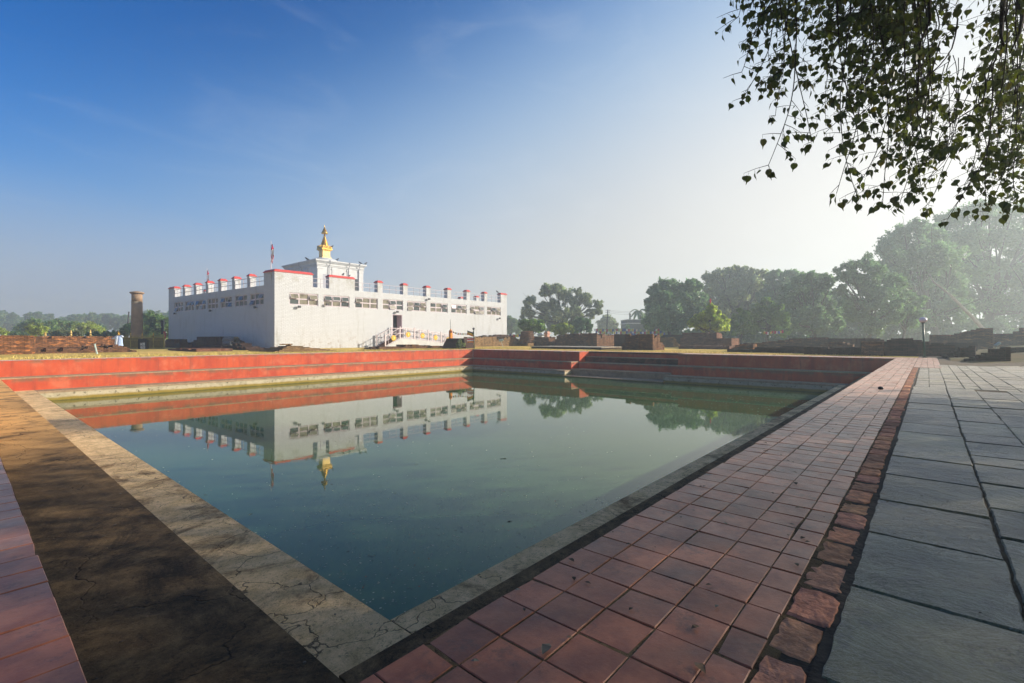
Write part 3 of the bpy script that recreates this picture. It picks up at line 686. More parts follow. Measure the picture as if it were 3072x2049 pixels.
m = MB(); m.lathe(DX, DY, [(2.15*math.cos(a), 11.25+1.12*math.sin(a)) for a in [k*math.pi/2/8 for k in range(8)]]+[(.2, 12.37)], 32); m.build('dome', M['dome'], tp, True)
sp = MB(); sp.box(DX-.54, DX+.54, DY-.54, DY+.54, 12.3, 13.3); sp.box(DX-.68, DX+.68, DY-.68, DY+.68, 12.25, 12.36); spire = sp.build('spire', M['gold_pale'], tp)
m = MB()
for e, za, zb in ((.66, 13.3, 13.42), (.78, 13.42, 13.56), (.70, 13.56, 13.72)): m.box(DX-e, DX+e, DY-e, DY+e, za, zb)
for k in range(-3, 4):
    for s_ in (-1, 1):
        m.box(DX+k*.2-.05, DX+k*.2+.05, DY+s_*.74-.04, DY+s_*.74+.04, 13.56, 14.0); m.box(DX+s_*.74-.04, DX+s_*.74+.04, DY+k*.2-.05, DY+k*.2+.05, 13.56, 14.0)
m.build('crown_band', M['gold'], spire)
pr = []
for k in range(11):
    z = 13.7+k*.155; r = .56*(1-k/11)+.09; pr += [(r*.86, z), (r, z+.05), (r, z+.1), (r*.86, z+.13)]
m = MB(); m.lathe(DX, DY, pr, 24); m.build('ringed_cone', M['gold'], spire, False)
m = MB(); m.lathe(DX, DY, [(.09, 15.4), (.14, 15.5), (.06, 15.6), (.05, 15.75), (.42, 15.72), (.44, 15.8), (.40, 15.95), (.26, 16.1), (.30, 16.14), (.16, 16.4), (.06, 16.7), (.012, 17.0)], 20); m.build('umbrella_finial', M['gold'], spire)

# entrance ramp
er = thing('entrance_ramp', 'white walled ramp with pink white railing and yellow discs, leading to the temple doorway', 'ramp', (36, 46.5, 0))
prof = [(31.3, .06), (33.25, .98), (34.4, .97), (35.3, .90), (37.37, .66), (39.38, .43), (41.4, .2), (43.0, .02)]
def pz(x):
    for (a, za), (b, zb) in zip(prof, prof[1:]):
        if a <= x <= b: return za+(zb-za)*(x-a)/(b-a)
    return prof[-1][1]
for y0_, y1_ in ((45.54, 45.66), (47.2, 47.32)):
    m = MB(); n = len(prof)
    V = [(x, y, z) for y in (y0_, y1_) for x, z in prof]+[(x, y, -.3) for y in (y0_, y1_) for x, z in prof]
    m.add(V, [(i, i+1, n+i+1, n+i) for i in range(n-1)]+[(i, 2*n+i, 2*n+i+1, i+1) for i in range(n-1)]+[(n+i, n+i+1, 3*n+i+1, 3*n+i) for i in range(n-1)]+[(0, n, 3*n, 2*n), (n-1, 3*n-1, 4*n-1, 2*n-1)][:1])
    m.build('side_wall', M['white_plaster'], er)
for k in range(7):
    x = 31.32+k*.27; m = MB(); m.box(x, x+.27, 45.67, 47.19, -.3, .06+.13*(k+1)); m.build('step', M['step_brown'], er)
m = MB(); pp = [p for p in prof if p[0] >= 33.2]; pp[0] = (33.215, .965)
m.add([(x, y, z-.012) for y in (45.66, 47.2) for x, z in pp], [(i, i+1, len(pp)+i+1, len(pp)+i) for i in range(len(pp)-1)]); m.build('ramp_deck', M['slab_light'], er)
for y in (45.6, 47.26):
    m = MB()
    xs = [31.3, 33.25, 34.4, 35.3, 37.37, 39.38, 41.4, 42.8]
    for h, r_ in ((.06, .03), (.62, .028), (1.2, .036)): m.tube([(x, y, pz(x)+h) for x in xs], r_, 6)
    x = 31.7
    while x < 42.6:
        m.tube([(x, y, pz(x)), (x, y, pz(x)+1.2)], .022, 5); x += .52
    m.build('railing', M['rail_pink'], er)
    for x in (31.3, 33.25, 35.3, 37.37, 39.38, 41.4):
        m = MB(); m.box(x-.055, x+.055, y-.055, y+.055, pz(x)-.2, pz(x)+1.3); m.frustum(x-.075, x+.075, y-.075, y+.075, pz(x)+1.3, pz(x)+1.38, .05); m.build('newel_post', M['rail_pink'], er)
for x, z in ((32.33, 1.04), (34.32, 1.44), (36.43, 1.32), (38.43, 1.09), (40.45, .84)):
    m = MB(); n = 16; yv = 45.53; V = []
    for yy in (yv-.05, yv):
        for k in range(2*n):
            a = math.pi*k/n; r_ = .285 if k % 4 else .345; V.append((x+r_*math.cos(a), yy, z+r_*math.sin(a)))
    m.add(V, [tuple(range(2*n)), tuple(range(4*n-1, 2*n-1, -1))]+[(k, (k+1) % (2*n), 2*n+(k+1) % (2*n), 2*n+k) for k in range(2*n)])
    w_ = m.build('wheel_emblem', M['yellow'], er)
    m = MB(); m.add([(x+.09*math.cos(a), yv-.085, z+.09*math.sin(a)) for a in [k*math.pi/5 for k in range(10)]]+[(x+.12*math.cos(a), yv-.051, z+.12*math.sin(a)) for a in [k*math.pi/5 for k in range(10)]], [tuple(range(10))]+[(k, (k+1) % 10, 10+(k+1) % 10, 10+k) for k in range(10)]); m.build('hub', M['gold_pale'], w_)

# flags on the temple roof
def roof_flag(label, p, z0, z1, zc0, zc1, wid):
    t = thing('flag', label, 'flag', (p[0], p[1], z0), 'flags on the temple roof')
    m = MB(); m.tube([(p[0], p[1], z0-.6), (p[0], p[1], z1)], [.035, .02], 6); m.build('pole', M['rail_pink'], t)
    rows = 10; V = []; mi = []
    for k in range(rows+1):
        f = k/rows; ww = wid*(.25+.75*math.sin(math.pi*min(1, f*.8+.12)))
        for c_ in range(4):
            q = c_/3*ww; V.append((p[0]+.03+q*.75+.03*math.sin(k*1.7+c_), p[1]-.03-q*.6+.05*math.sin(c_*2.1+k), zc1+(zc0-zc1)*f+.05*c_*(1 if f < .5 else -1)))
    Fc = [(k*4+c_, k*4+c_+1, k*4+c_+5, k*4+c_+4) for k in range(rows) for c_ in range(3)]
    m = MB(); m.add(V, Fc); m.m = [(1 if (k in (3, 4) or (c_ == 1 and k > 4)) else 0) for k in range(rows) for c_ in range(3)]
    m.build('cloth', [M['flag_red'], M['flag_white']], t)
a = ML((1.45, .4, 0)); roof_flag('furled red and white flag on a tall pole above the near temple corner', a, 7.6, 10.6, 8.5, 10.2, .22)
a = ML((21.95, 2.6, 0)); roof_flag('small drooping red flag at the far left end of the temple roof', a, 7.2, 10.0, 7.8, 9.6, .2)

# birds
def bird(label, p, s_=1.0, yaw=0.0):
    m = MB(); c_, n_ = math.cos(yaw), math.sin(yaw)
    pts = [(-.21, .0, .05), (-.12, 0, .09), (0, 0, .13), (.08, 0, .18), (.12, 0, .23), (.16, 0, .235), (.2, 0, .225)]
    rad = [.012, .03, .062, .055, .034, .03, .006]
    P = lambda q: (p[0]+s_*(q[0]*c_-q[1]*n_), p[1]+s_*(q[0]*n_+q[1]*c_), p[2]+s_*q[2])
    m.tube([P(q) for q in pts], [r_*s_ for r_ in rad], 8)
    for y in (-.025, .025): m.tube([P((.0, y, .08)), P((.01, y, 0))], .008*s_, 4)
    tag(m.build('pigeon', M['crow'], None, True), label, 'bird', 'birds perched on the temple')
bird('dark bird perched on the tower cornice just left of the dome', (TX0+.0, 62.6, 11.28), 2.0, 2.2)
bird('dark bird perched at the right foot of the gilded spire', (DX+1.6, DY-.6, 12.0), 1.7, .3)
bird('dark bird on the right corner of the tower cornice, the outermost', (TX1+.25, TY0-.2, 11.28), 1.6, .2)
bird('dark bird on the tower cornice a little left of its right corner', (TX1-.55, TY0-.2, 11.28), 1.5, 2.6)
bird('dark bird clinging to the right side of the golden crown band', (DX+.75, DY-.75, 13.75), 1.6, .5)
bird('dark bird on the red cap of the wide parapet in front of the tower', (27.45, 47.8, ZM+.33), 1.5, .6)
bird('tiny dark bird at the right end of the red parapet cap before the tower', (28.2, 47.8, ZM+.33), 1.0, .2)
bird('dark bird at the far right corner parapet of the temple', (52.1, 47.8, ZM+.25), 1.5, 2.8)

# ------------------------------------------------------------------ sandstone pillar, gilded fence, notice board, robe
pc = D(411, 1000, 57.0); pt = thing('pillar', 'tall weathered sandstone pillar with a flat cap behind the golden fence', 'pillar', (pc.x, pc.y, 0))
m = MB(); m.lathe(pc.x, pc.y, [(.60, -.4), (.59, 1.0), (.575, 2.4), (.55, 4.2), (.535, 5.2)], 28); m.lathe(pc.x, pc.y, [(.53, 5.3), (.52, 6.22)], 28); m.build('shaft', M['pillar'], pt, True)
m = MB(); m.lathe(pc.x, pc.y, [(.55, 5.2), (.556, 5.22), (.556, 5.28), (.55, 5.3)], 28); m.build('band', M['slab_light'], pt)
m = MB(); m.lathe(pc.x, pc.y, [(.57, 6.22), (.68, 6.3), (.72, 6.36), (.70, 6.44), (.2, 6.56)], 28); m.build('cap', M['pillar'], pt, True)
fn = thing('fence', 'tarnished golden railing fence with spiked tops around the sandstone pillar', 'fence', D(430, 1052, 48.5))
Yf = 48.5; zb, ztp = -.28, 1.10
fa, fb = D(357, 1000, Yf), D(494, 1000, Yf+1.0)
fdir = (fb-fa); fdir.z = 0; fl = fdir.length; fdir.normalize()
def FP(x, z, o=0.0): return (fa.x+fdir.x*x-fdir.y*o, fa.y+fdir.y*x+fdir.x*o, z)
m = MB()
for z in (zb+.12, zb+.32, ztp-.28, ztp-.04): m.tube([FP(0, z), FP(fl, z)], .03, 5)
m.build('rail', M['fence_gold'], fn)
npk = 44
for k in range(npk):
    m = MB(); x = fl*(k+.5)/npk; m.tube([FP(x, zb), FP(x, ztp+.1), FP(x, ztp+.26)], [.018, .018, .003], 4); m.build('picket', M['fence_gold'], fn)
m = MB(); m.box(0, fl, .02, .03, zb+.1, ztp-.06, M=lambda p: FP(p[0], p[2], p[1])); m.build('backing_panel', simple('dark_bronze_panel', (.10, .075, .02), (.06, .045, .012), 6, .6, .1), fn)
for f in (0.02, .25, .5, .75, .985):
    m = MB(); x = fl*f; m.box(x-.05, x+.05, -.05, .05, zb, ztp+.06, M=lambda p: FP(p[0], p[2], p[1])); po = m.build('post', M['fence_gold'], fn)
    m = MB(); q = FP(x, 0); m.lathe(q[0], q[1], [(.05, ztp+.05), (.09, ztp+.13), (.05, ztp+.22), (.07, ztp+.3), (.008, ztp+.5)], 10); m.build('finial', M['gold'], po)
nb = D(427.5, 1050, 46.8); nbt = thing('notice_board', 'black framed board with printed notices standing before the golden fence', 'notice board', (nb.x, nb.y, -.25))
vx = Vector((SN, -CS, 0)); vy = Vector((CS, SN, 0))
def NP(x, z, o=0.0): return tuple(Vector((nb.x, nb.y, 0))+vx*x+vy*o+Vector((0, 0, z)))
m = MB(); m.box(-.40, .40, -.03, .05, -.2, .9, M=lambda p: NP(p[0], p[2], p[1])); m.build('board', M['black'], nbt)
for x in (-.34, .34):
    m = MB(); m.box(x-.05, x+.05, 0, .3, -.35, .86, M=lambda p: NP(p[0], p[2], p[1])); m.build('leg', M['black'], nbt)
m = MB(); m.box(-.44, .44, -.06, .08, .9, .95, M=lambda p: NP(p[0], p[2], p[1])); m.build('top_rail', M['dark_metal'], nbt)
for x0_, x1_, z0_, z1_ in ((-.2, .03, .3, .58), (.06, .26, .3, .58), (-.2, .28, -.1, .27)):
    m = MB(); m.box(x0_, x1_, -.04, -.031, z0_, z1_, M=lambda p: NP(p[0], p[2], p[1])); m.build('notice', M['paper'], nbt)
rb = D(357, 1030, 41.0); rt = thing('draped_robe', 'white and pale blue robe hung on a short cross by the brick wall end', 'robe', (rb.x, rb.y, .3))
def RP(x, z, o=0.0): return tuple(Vector((rb.x, rb.y, 0))+vx*x+vy*o+Vector((0, 0, z)))
def drape(x0_, prof_, n=20, fold=.035, o=0.0):
    V = []
    for i, (z, rx, ry) in enumerate(prof_):
        for k in range(n):
            a = 2*math.pi*k/n; fo = 1+fold*math.sin(a*6+.6*i)*(i/len(prof_))*3
            V.append(RP(x0_+rx*fo*math.cos(a), z, o+ry*fo*math.sin(a)))
    return V, [(i*n+k, i*n+(k+1) % n, (i+1)*n+(k+1) % n, (i+1)*n+k) for i in range(len(prof_)-1) for k in range(n)]+[tuple(range(n))]
m = MB(); m.add(*drape(0.0, [(1.22, .14, .1), (1.16, .24, .15), (.95, .27, .18), (.7, .29, .2), (.45, .31, .22), (.36, .32, .23)])); m.build('robe_skirt', M['robe_blue'], rt, True)
m = MB(); m.add(*drape(-.08, [(1.235, .12, .1), (1.15, .17, .16), (.95, .16, .19), (.7, .15, .215), (.45, .16, .235)], o=-.035)); m.build('sash', M['robe'], rt, True)
m = MB(); m.tube([RP(-.1, 1.17), RP(-.3, 1.08), RP(-.44, .98), RP(-.58, 1.0)], [.10, .1, .08, .05], 10); m.tube([RP(.1, 1.18), RP(.28, 1.16), RP(.36, 1.14)], [.10, .08, .05], 10); m.build('sleeve', M['robe'], rt, True)
m = MB(); m.tube([RP(0, -.3, .05), RP(0, 1.5, .05)], .03, 6); m.lathe(RP(-.06, 0)[0], RP(-.06, 0)[1], [(.03, 1.25), (.07, 1.35), (.04, 1.45), (.06, 1.5), (.01, 1.62)], 10); m.build('post', M['gold'], rt)

# ------------------------------------------------------------------ brick ruins
def steps(pts):
    pts = sorted(pts)
    def f(q):
        if q <= pts[0][0]: return pts[0][1]
        for (a, za), (b, zb_) in zip(pts, pts[1:]):
            if a <= q <= b: return za+(zb_-za)*((q-a)/(b-a) if b > a else 0)
        return pts[-1][1]
    return f
def ruin(label, mat, uc, vc, ul=None, ur=None, topT=None, topS=None, Lt=1.5, Ls=1.5, z0=-.06, cell=.28, rough=1.0, cat='brick ruin', group=None):
    x0, y0 = G(uc, vc, z0)
    if ul is not None: Lt = ON_X(ul, vc, x0)[0]-y0
    if ur is not None: Ls = ON_Y(ur, vc, y0)[0]-x0
    fT = steps([(ON_X(u, v, x0)[0]-y0, ON_X(u, v, x0)[1]) for u, v in topT]) if topT else (lambda q: 9)
    fS = steps([(ON_Y(u, v, y0)[0]-x0, ON_Y(u, v, y0)[1]) for u, v in topS]) if topS else (lambda q: 9)
    nx, ny = max(2, round(Ls/cell)), max(2, round(Lt/cell)); dx, dy = Ls/nx, Lt/ny
    rr = random.Random(int(uc*7+vc*13))
    H = [[0]*ny for _ in range(nx)]
    for i in range(nx):
        for j in range(ny):
            h = min(fS((i+.5)*dx), fT((j+.5)*dy))
            h = round((h+rr.choice([0, 0, 0, 0, -.09, -.18, .0])*rough*(1 if i or j else 0))/.09)*.09+rr.uniform(-.012, .012)
            H[i][j] = max(z0+.02, h)
    jit = [[(rr.uniform(-.045, .045), rr.uniform(-.045, .045)) for _ in range(ny+1)] for _ in range(nx+1)]
    m = MB()
    def P(i, j, z): return (x0+i*dx+jit[i][j][0], y0+j*dy+jit[i][j][1], z)
    for i in range(nx):
        for j in range(ny):
            h = H[i][j]; m.add([P(i, j, h), P(i+1, j, h), P(i+1, j+1, h), P(i, j+1, h)], [(0, 1, 2, 3)])
            for di, dj, a, b in ((-1, 0, (i, j), (i, j+1)), (1, 0, (i+1, j+1), (i+1, j)), (0, -1, (i+1, j), (i, j)), (0, 1, (i, j+1), (i+1, j+1))):
                ii, jj = i+di, j+dj; h2 = H[ii][jj] if 0 <= ii < nx and 0 <= jj < ny else z0-.4
                if h2 < h-1e-4: m.add([P(*a, h2), P(*b, h2), P(*b, h), P(*a, h)], [(0, 1, 2, 3)])
    return tag(m.build('brick_ruin', mat), label, cat, group)
B1, B2, B3, BD, BR = M['brick'], M['brick_hot'], M['brick_stone'], M['brick_dark'], M['brick_red']
ruin('tall orange streaked brick wall stub at the far left edge', B2, -90, 1067, ur=105, topS=[(-90, 1006), (60, 1008.5), (105, 1009)], Lt=1.3, cat='brick wall')
ruin('long blackened brick wall with orange patches running behind the low bench at left', B2, 100, 1053, ur=353, topS=[(100, 1007.5), (200, 1009), (340, 1009.5), (353, 1011)], Lt=1.0, cat='brick wall')
ruin('low collapsing brick bench ending in a grassy slope below the draped robe', B1, 103, 1062.5, ur=408, topS=[(103, 1045), (240, 1044), (280, 1037), (340, 1035), (362, 1036), (385, 1042), (408, 1056)], Lt=2.6, rough=1.4)
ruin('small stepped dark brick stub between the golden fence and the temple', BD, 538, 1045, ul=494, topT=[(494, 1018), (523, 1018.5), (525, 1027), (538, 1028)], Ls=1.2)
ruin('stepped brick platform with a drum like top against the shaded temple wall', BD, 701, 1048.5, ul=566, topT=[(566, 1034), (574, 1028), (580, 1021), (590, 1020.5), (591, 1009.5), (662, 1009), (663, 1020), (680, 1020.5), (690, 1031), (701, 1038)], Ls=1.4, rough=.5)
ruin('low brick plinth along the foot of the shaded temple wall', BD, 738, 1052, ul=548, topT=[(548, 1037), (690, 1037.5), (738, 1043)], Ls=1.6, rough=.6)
ruin('flat brown brick slab lying in front of the golden fence end', BR, 588, 1056.5, ul=503, topT=[(503, 1046), (588, 1046.5)], Ls=2.6, rough=.25)
for lab, u0, u1, v, r_, Yp in (('thick grey concrete pipe with a dark open end lying on the ruin', 676, 709, 1021, .33, 46.6), ('thinner pale grey pipe lying below the thick one on the ruin', 673, 697, 1030.5, .2, 46.0)):
    a, b = D(u0, v, Yp+.6), D(u1, v, Yp-.4); t = thing('concrete_pipe', lab, 'pipe', a, 'concrete pipes by the temple wall')
    m = MB(); m.tube([a, b], r_, 18, cap=False); m.tube([a, b], r_*.72, 18, cap=False); m.build('barrel', M['pipe'], t, True)
    m = MB(); dd = (b-a).normalized(); m.tube([b-dd*.12, b], [r_*1.06, r_*1.06], 18, cap=False); m.tube([b, b-dd*.02], [r_*1.06, r_*.7], 18, cap=False); m.build('rim', M['dark_metal'], t)
    m = MB(); m.tube([b-dd*.5, b-dd*.49], r_*.72, 18); m.build('bore', M['black'], t)
ruin('heap of broken brick rubble at the right end of the pipes', BD, 733, 1051, ul=697, topT=[(697, 1031), (722, 1031.5), (733, 1046)], Ls=.9, rough=1.6)
def layered(label, mat, uc, vc, ul, ur, n, dz, insx, insy, cat='brick ruin', z0=-.05, group=None):
    x0, y0 = G(uc, vc, z0); Lt = ON_X(ul, vc, x0)[0]-y0; Ls = ON_Y(ur, vc, y0)[0]-x0
    m = MB(); rr = random.Random(int(uc))
    for k in range(n):
        a = (x0+insx[0]*k+rr.uniform(-.06, .06), x0+Ls-insx[1]*k+rr.uniform(-.25, .25), y0+insy[0]*k+rr.uniform(-.06, .06), y0+Lt-insy[1]*k+rr.uniform(-.2, .2))
        nseg = 9; z_a, z_b = z0-.3*(k == 0)+k*dz, z0+(k+1)*dz
        out = [(a[0]+(a[1]-a[0])*q/nseg, a[2]) for q in range(nseg)]+[(a[1], a[2]+(a[3]-a[2])*q/nseg) for q in range(nseg)]+[(a[1]-(a[1]-a[0])*q/nseg, a[3]) for q in range(nseg)]+[(a[0], a[3]-(a[3]-a[2])*q/nseg) for q in range(nseg)]
        out = [(p[0]+rr.uniform(-.05, .05), p[1]+rr.uniform(-.05, .05)) for p in out]; N = len(out)
        m.add([(p[0], p[1], z_a) for p in out]+[(p[0], p[1], z_b+rr.uniform(-.008, .008)) for p in out], [(q, (q+1) % N, N+(q+1) % N, N+q) for q in range(N)]+[tuple(range(N, 2*N))])
    return tag(m.build('brick_mound', mat), label, cat, group)
layered('flat stepped pile of thin bricks at the near corner of the white temple', B3, 829, 1057.8, 750, 1010, 7, .088, (.32, .62), (.28, .5))
ruin('low dark brick footing running along in front of the entrance ramp', B1, 1113, 1049, ur=1345, topS=[(1113, 1047.5), (1128, 1044), (1140, 1040.5), (1214, 1040), (1217, 1035), (1285, 1035), (1290, 1038), (1345, 1038.5)], Lt=1.6)
ruin('thin row of bricks flat on the ground before the ramp footing', BD, 1090, 1052.5, ur=1215, topS=[(1090, 1051), (1215, 1049)], Lt=.9)
q = D(1376, 1040, 48.8); m = MB(); w0, w1 = 1.85, 1.28
m.lathe(q.x, q.y, [(w0, -.2), (w0*.98, .0), ((w0+w1)/2, .5), (w1, .98), (w1*.9, 1.0)], 4, ang=R(205-45)); tag(m.build('brick_mound', BD), 'dark truncated brick pyramid just behind the far pool corner', 'brick mound')
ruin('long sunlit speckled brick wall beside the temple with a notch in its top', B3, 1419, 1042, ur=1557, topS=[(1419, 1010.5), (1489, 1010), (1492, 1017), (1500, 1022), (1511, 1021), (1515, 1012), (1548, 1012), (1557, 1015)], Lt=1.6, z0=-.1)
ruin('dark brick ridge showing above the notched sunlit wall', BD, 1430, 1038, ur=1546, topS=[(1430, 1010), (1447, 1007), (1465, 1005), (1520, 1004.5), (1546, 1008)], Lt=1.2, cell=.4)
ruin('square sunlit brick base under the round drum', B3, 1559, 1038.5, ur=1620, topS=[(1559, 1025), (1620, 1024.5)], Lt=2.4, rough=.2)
q = D(1581, 1010, 65.0); m = MB(); pr = []
for k in range(13):
    f = k/12; r_ = 1.12-.3*f; z = .4+1.42*f; pr += [(r_+(.03 if k % 2 else -.02), z), (r_+(.03 if k % 2 else -.02), z+.1)]
pr.append((.5, 1.98)); m.lathe(q.x, q.y, pr, 26); tag(m.build('brick_drum', B1), 'round tapering brick stupa drum on a square base', 'brick drum')
ruin('square brick block with one dark and one sunlit face right of the drum', B1, 1646, 1039, ul=1601, ur=1668, topT=[(1601, 1011), (1625, 1012), (1646, 1012)], topS=[(1646, 1011), (1668, 1012)])
ruin('dark low brick wall running behind the drum', BD, 1640, 1034, ul=1588, topT=[(1588, 1008), (1640, 1009)], Ls=1.5, cell=.4)
ruin('biggest brick ruin of the centre, humped top and a bright right face', B1, 1790, 1041, ul=1660, ur=1855, topT=[(1660, 1040), (1664, 1030), (1668, 1014), (1671, 1006), (1690, 1004), (1701, 1001.5), (1720, 999), (1738, 996), (1762, 995), (1790, 996)], topS=[(1790, 1000), (1800, 1003), (1802, 1012), (1805, 1012), (1807, 1003), (1845, 1005), (1850, 1020), (1855, 1032)], cell=.25)
x0, y0 = G(1803, 1050, -.06); lt = ON_X(1594, 1050, x0)[0]-y0; ls = ON_Y(1868, 1050, y0)[0]-x0
t = thing('low_platform', 'low dark platform with a thin pale coping before the biggest ruin', 'platform', (x0, y0, 0))
m = MB(); m.box(x0, x0+ls, y0, y0+lt, -.4, .13); m.build('base', BD, t)
m = MB(); m.box(x0-.08, x0+ls+.08, y0-.08, y0+lt+.08, .132, .19); m.build('coping', M['slab_light'], t)
ruin('square dark brick ruin with a cracked sunlit right face near the stair', B1, 1957, 1052, ul=1866, ur=1992, topT=[(1866, 1050), (1868, 1030), (1876, 1027), (1880, 1003.5), (1940, 1002), (1957, 1001.5)], topS=[(1957, 1003), (1962, 1004.5), (1963.5, 1016), (1966, 1016), (1967.5, 1005), (1980, 1006), (1982, 1027), (1992, 1028)], cell=.2)
ruin('dark brick wall joining the two largest central ruins', BD, 1882, 1044, ul=1842, topT=[(1842, 1003.5), (1882, 1003.5)], Ls=1.2)
ruin('crumbling sunlit lump of brick left of the two tier platform', B3, 2018, 1042, ul=1978, ur=2041, topT=[(1978, 1005.5), (2006, 1006), (2018, 1010)], topS=[(2018, 1011), (2026, 1014), (2030, 1026), (2041, 1034)], cell=.2, rough=1.6)
ruin('dark back wall left of the two tier platform', BD, 2048, 1037, ul=1984, topT=[(1984, 1004), (2048, 1005)], Ls=1.2, cell=.4)
ruin('lowest long step of the two tier red brick platform', BR, 2190, 1049.5, ul=2036, topT=[(2036, 1038), (2190, 1037.5)], Ls=3.0, rough=.2)
ruin('lower tier of the relaid red brick platform with a sunlit end', BR, 2194, 1046.5, ul=2040, ur=2217, topT=[(2040, 1015), (2194, 1014.5)], topS=[(2194, 1014.5), (2217, 1014.5)], rough=.12)
ruin('upper tier of the relaid red brick platform', BR, 2151, 1045, ul=2046, ur=2168, topT=[(2046, 999), (2151, 998)], topS=[(2151, 998), (2163, 1000), (2168, 1012)], rough=.12)
ruin('long dark stepped brick footing right behind the stair end of the pool', BD, 2412, 1061.5, ul=2180, topT=[(2180, 1047), (2262, 1047.5), (2268, 1043), (2312, 1043.5), (2318, 1041), (2346, 1041.5), (2352, 1038), (2412, 1039)], Ls=2.0, rough=.4)
ruin('short brick stub with an orange sunlit end on the dark footing', B2, 2262, 1056, ul=2194, ur=2272, topT=[(2194, 1045), (2204, 1040), (2211, 1034), (2262, 1032)], topS=[(2262, 1032), (2272, 1032)], rough=.3)
ruin('dark brick wall rising in steps to the right before the wood', B1, 2484, 1051, ul=2228, topT=[(2228, 1030), (2246, 1029), (2284, 1029), (2300, 1026), (2322, 1023.5), (2346, 1021), (2358, 1018), (2377, 1015), (2432, 1013.5), (2484, 1013.5)], Ls=1.0, rough=.3)
ruin('continuing flat topped dark brick wall before the tall wood', BD, 2582, 1053, ul=2486, topT=[(2486, 1015.5), (2582, 1015)], Ls=1.0, rough=.3)
ruin('broad dark brick block with a gravelly flat top beside the pool corner', BD, 2582, 1068, ul=2411, topT=[(2411, 1043), (2420, 1042), (2582, 1043)], Ls=2.6, rough=.3)
ruin('thin stepped slab of bricks lying on the broad dark block', B1, 2556, 1058, ul=2460, topT=[(2460, 1036), (2470, 1034), (2480, 1030), (2484, 1027), (2530, 1027), (2538, 1032), (2556, 1036)], Ls=1.6, rough=.2)
ruin('square stack of thin fresh laid bricks left of the dark hump', B1, 2646, 1070, ul=2583, topT=[(2583, 1026), (2646, 1025)], Ls=1.6, rough=.2)
ruin('upper stack of bricks behind the square one', BD, 2650, 1060, ul=2580, topT=[(2580, 1016.5), (2634, 1017), (2650, 1022)], Ls=1.2, rough=.4)
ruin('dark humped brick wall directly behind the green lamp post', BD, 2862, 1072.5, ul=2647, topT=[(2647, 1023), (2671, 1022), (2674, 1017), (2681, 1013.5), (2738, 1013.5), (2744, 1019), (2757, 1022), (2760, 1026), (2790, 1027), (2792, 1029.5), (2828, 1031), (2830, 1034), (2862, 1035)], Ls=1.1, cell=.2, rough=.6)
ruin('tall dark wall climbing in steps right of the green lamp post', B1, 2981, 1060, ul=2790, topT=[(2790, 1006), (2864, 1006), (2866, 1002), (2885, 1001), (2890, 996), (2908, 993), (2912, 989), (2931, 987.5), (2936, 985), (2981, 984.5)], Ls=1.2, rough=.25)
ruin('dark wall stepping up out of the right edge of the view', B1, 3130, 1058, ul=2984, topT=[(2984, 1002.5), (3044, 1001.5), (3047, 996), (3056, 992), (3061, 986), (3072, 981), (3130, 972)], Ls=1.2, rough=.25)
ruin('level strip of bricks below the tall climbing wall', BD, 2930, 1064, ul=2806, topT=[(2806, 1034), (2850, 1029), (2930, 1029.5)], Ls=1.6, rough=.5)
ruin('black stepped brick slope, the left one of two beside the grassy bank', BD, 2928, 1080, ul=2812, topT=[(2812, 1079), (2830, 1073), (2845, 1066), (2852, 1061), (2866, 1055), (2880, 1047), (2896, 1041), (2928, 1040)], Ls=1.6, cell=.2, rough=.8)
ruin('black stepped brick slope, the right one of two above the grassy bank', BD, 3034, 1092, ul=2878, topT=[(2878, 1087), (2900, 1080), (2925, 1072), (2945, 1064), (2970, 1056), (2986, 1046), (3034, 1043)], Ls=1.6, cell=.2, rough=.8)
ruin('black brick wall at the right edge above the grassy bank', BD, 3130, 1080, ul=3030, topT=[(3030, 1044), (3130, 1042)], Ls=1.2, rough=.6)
# ------------------------------------------------------------------ lamps, poles, small things
def lamp_post(label, u, v, Y, ztop, r, gm, lean=0.0, rad=.05):
    p = D(u, v, Y); t = thing('lamp_post', label, 'lamp post', (p.x, p.y, 0))
    tx = vx*lean
    m = MB(); m.tube([(p.x, p.y, -.1), (p.x+tx.x, p.y+tx.y, ztop-r*1.7)], [rad, rad*.85], 12); m.build('pole', M['green_post'], t, True)
    m = MB(); m.tube([(p.x, p.y, -.05), (p.x, p.y, .04)], [rad*2, rad*1.9], 12); m.build('foot', M['green_post'], t)
    cx_, cy_, cz_ = p.x+tx.x, p.y+tx.y, ztop-r*.85
    m = MB(); m.tube([(cx_, cy_, cz_-r*1.0), (cx_, cy_, cz_-r*.74)], [rad*1.5, rad*1.9], 14); m.build('collar', M['dark_metal'] if gm is M['globe_grey'] else M['green_post'], t)
    m = MB(); m.lathe(cx_, cy_, [(r*math.cos(a), cz_+r*.86*math.sin(a)) for a in [(-.46+.96*k/12)*math.pi for k in range(13)]], 22); m.build('globe', gm, t, True)
    return p
lamp_post('green lamp post with a white globe standing on the sunlit corner of the tile path', 2773.8, 1072.7, 25.02, 2.10, .175, M['globe'], -.08)
lp = lamp_post('thin green lamp post with a dark weathered globe at the far pool corner', 1422.8, 1045, 47.5, 2.06, .13, M['globe_grey'], -.06, .045)
op = D(1352, 1020, 50.5); t = thing('banner_post', 'orange wrapped square post with a thin rod on top, beside the dark mound', 'post', (op.x, op.y, 0))
m = MB(); m.box(op.x-.13, op.x+.13, op.y-.13, op.y+.13, -.2, 1.75); m.frustum(op.x-.13, op.x+.13, op.y-.13, op.y+.13, 1.752, 1.95, .1); m.build('wrap', M['cl_orange'], t)
m = MB(); m.tube([(op.x-.03, op.y, 1.9), (op.x-.06, op.y, 3.0)], [.03, .018], 6); m.build('rod', M['pole'], t)
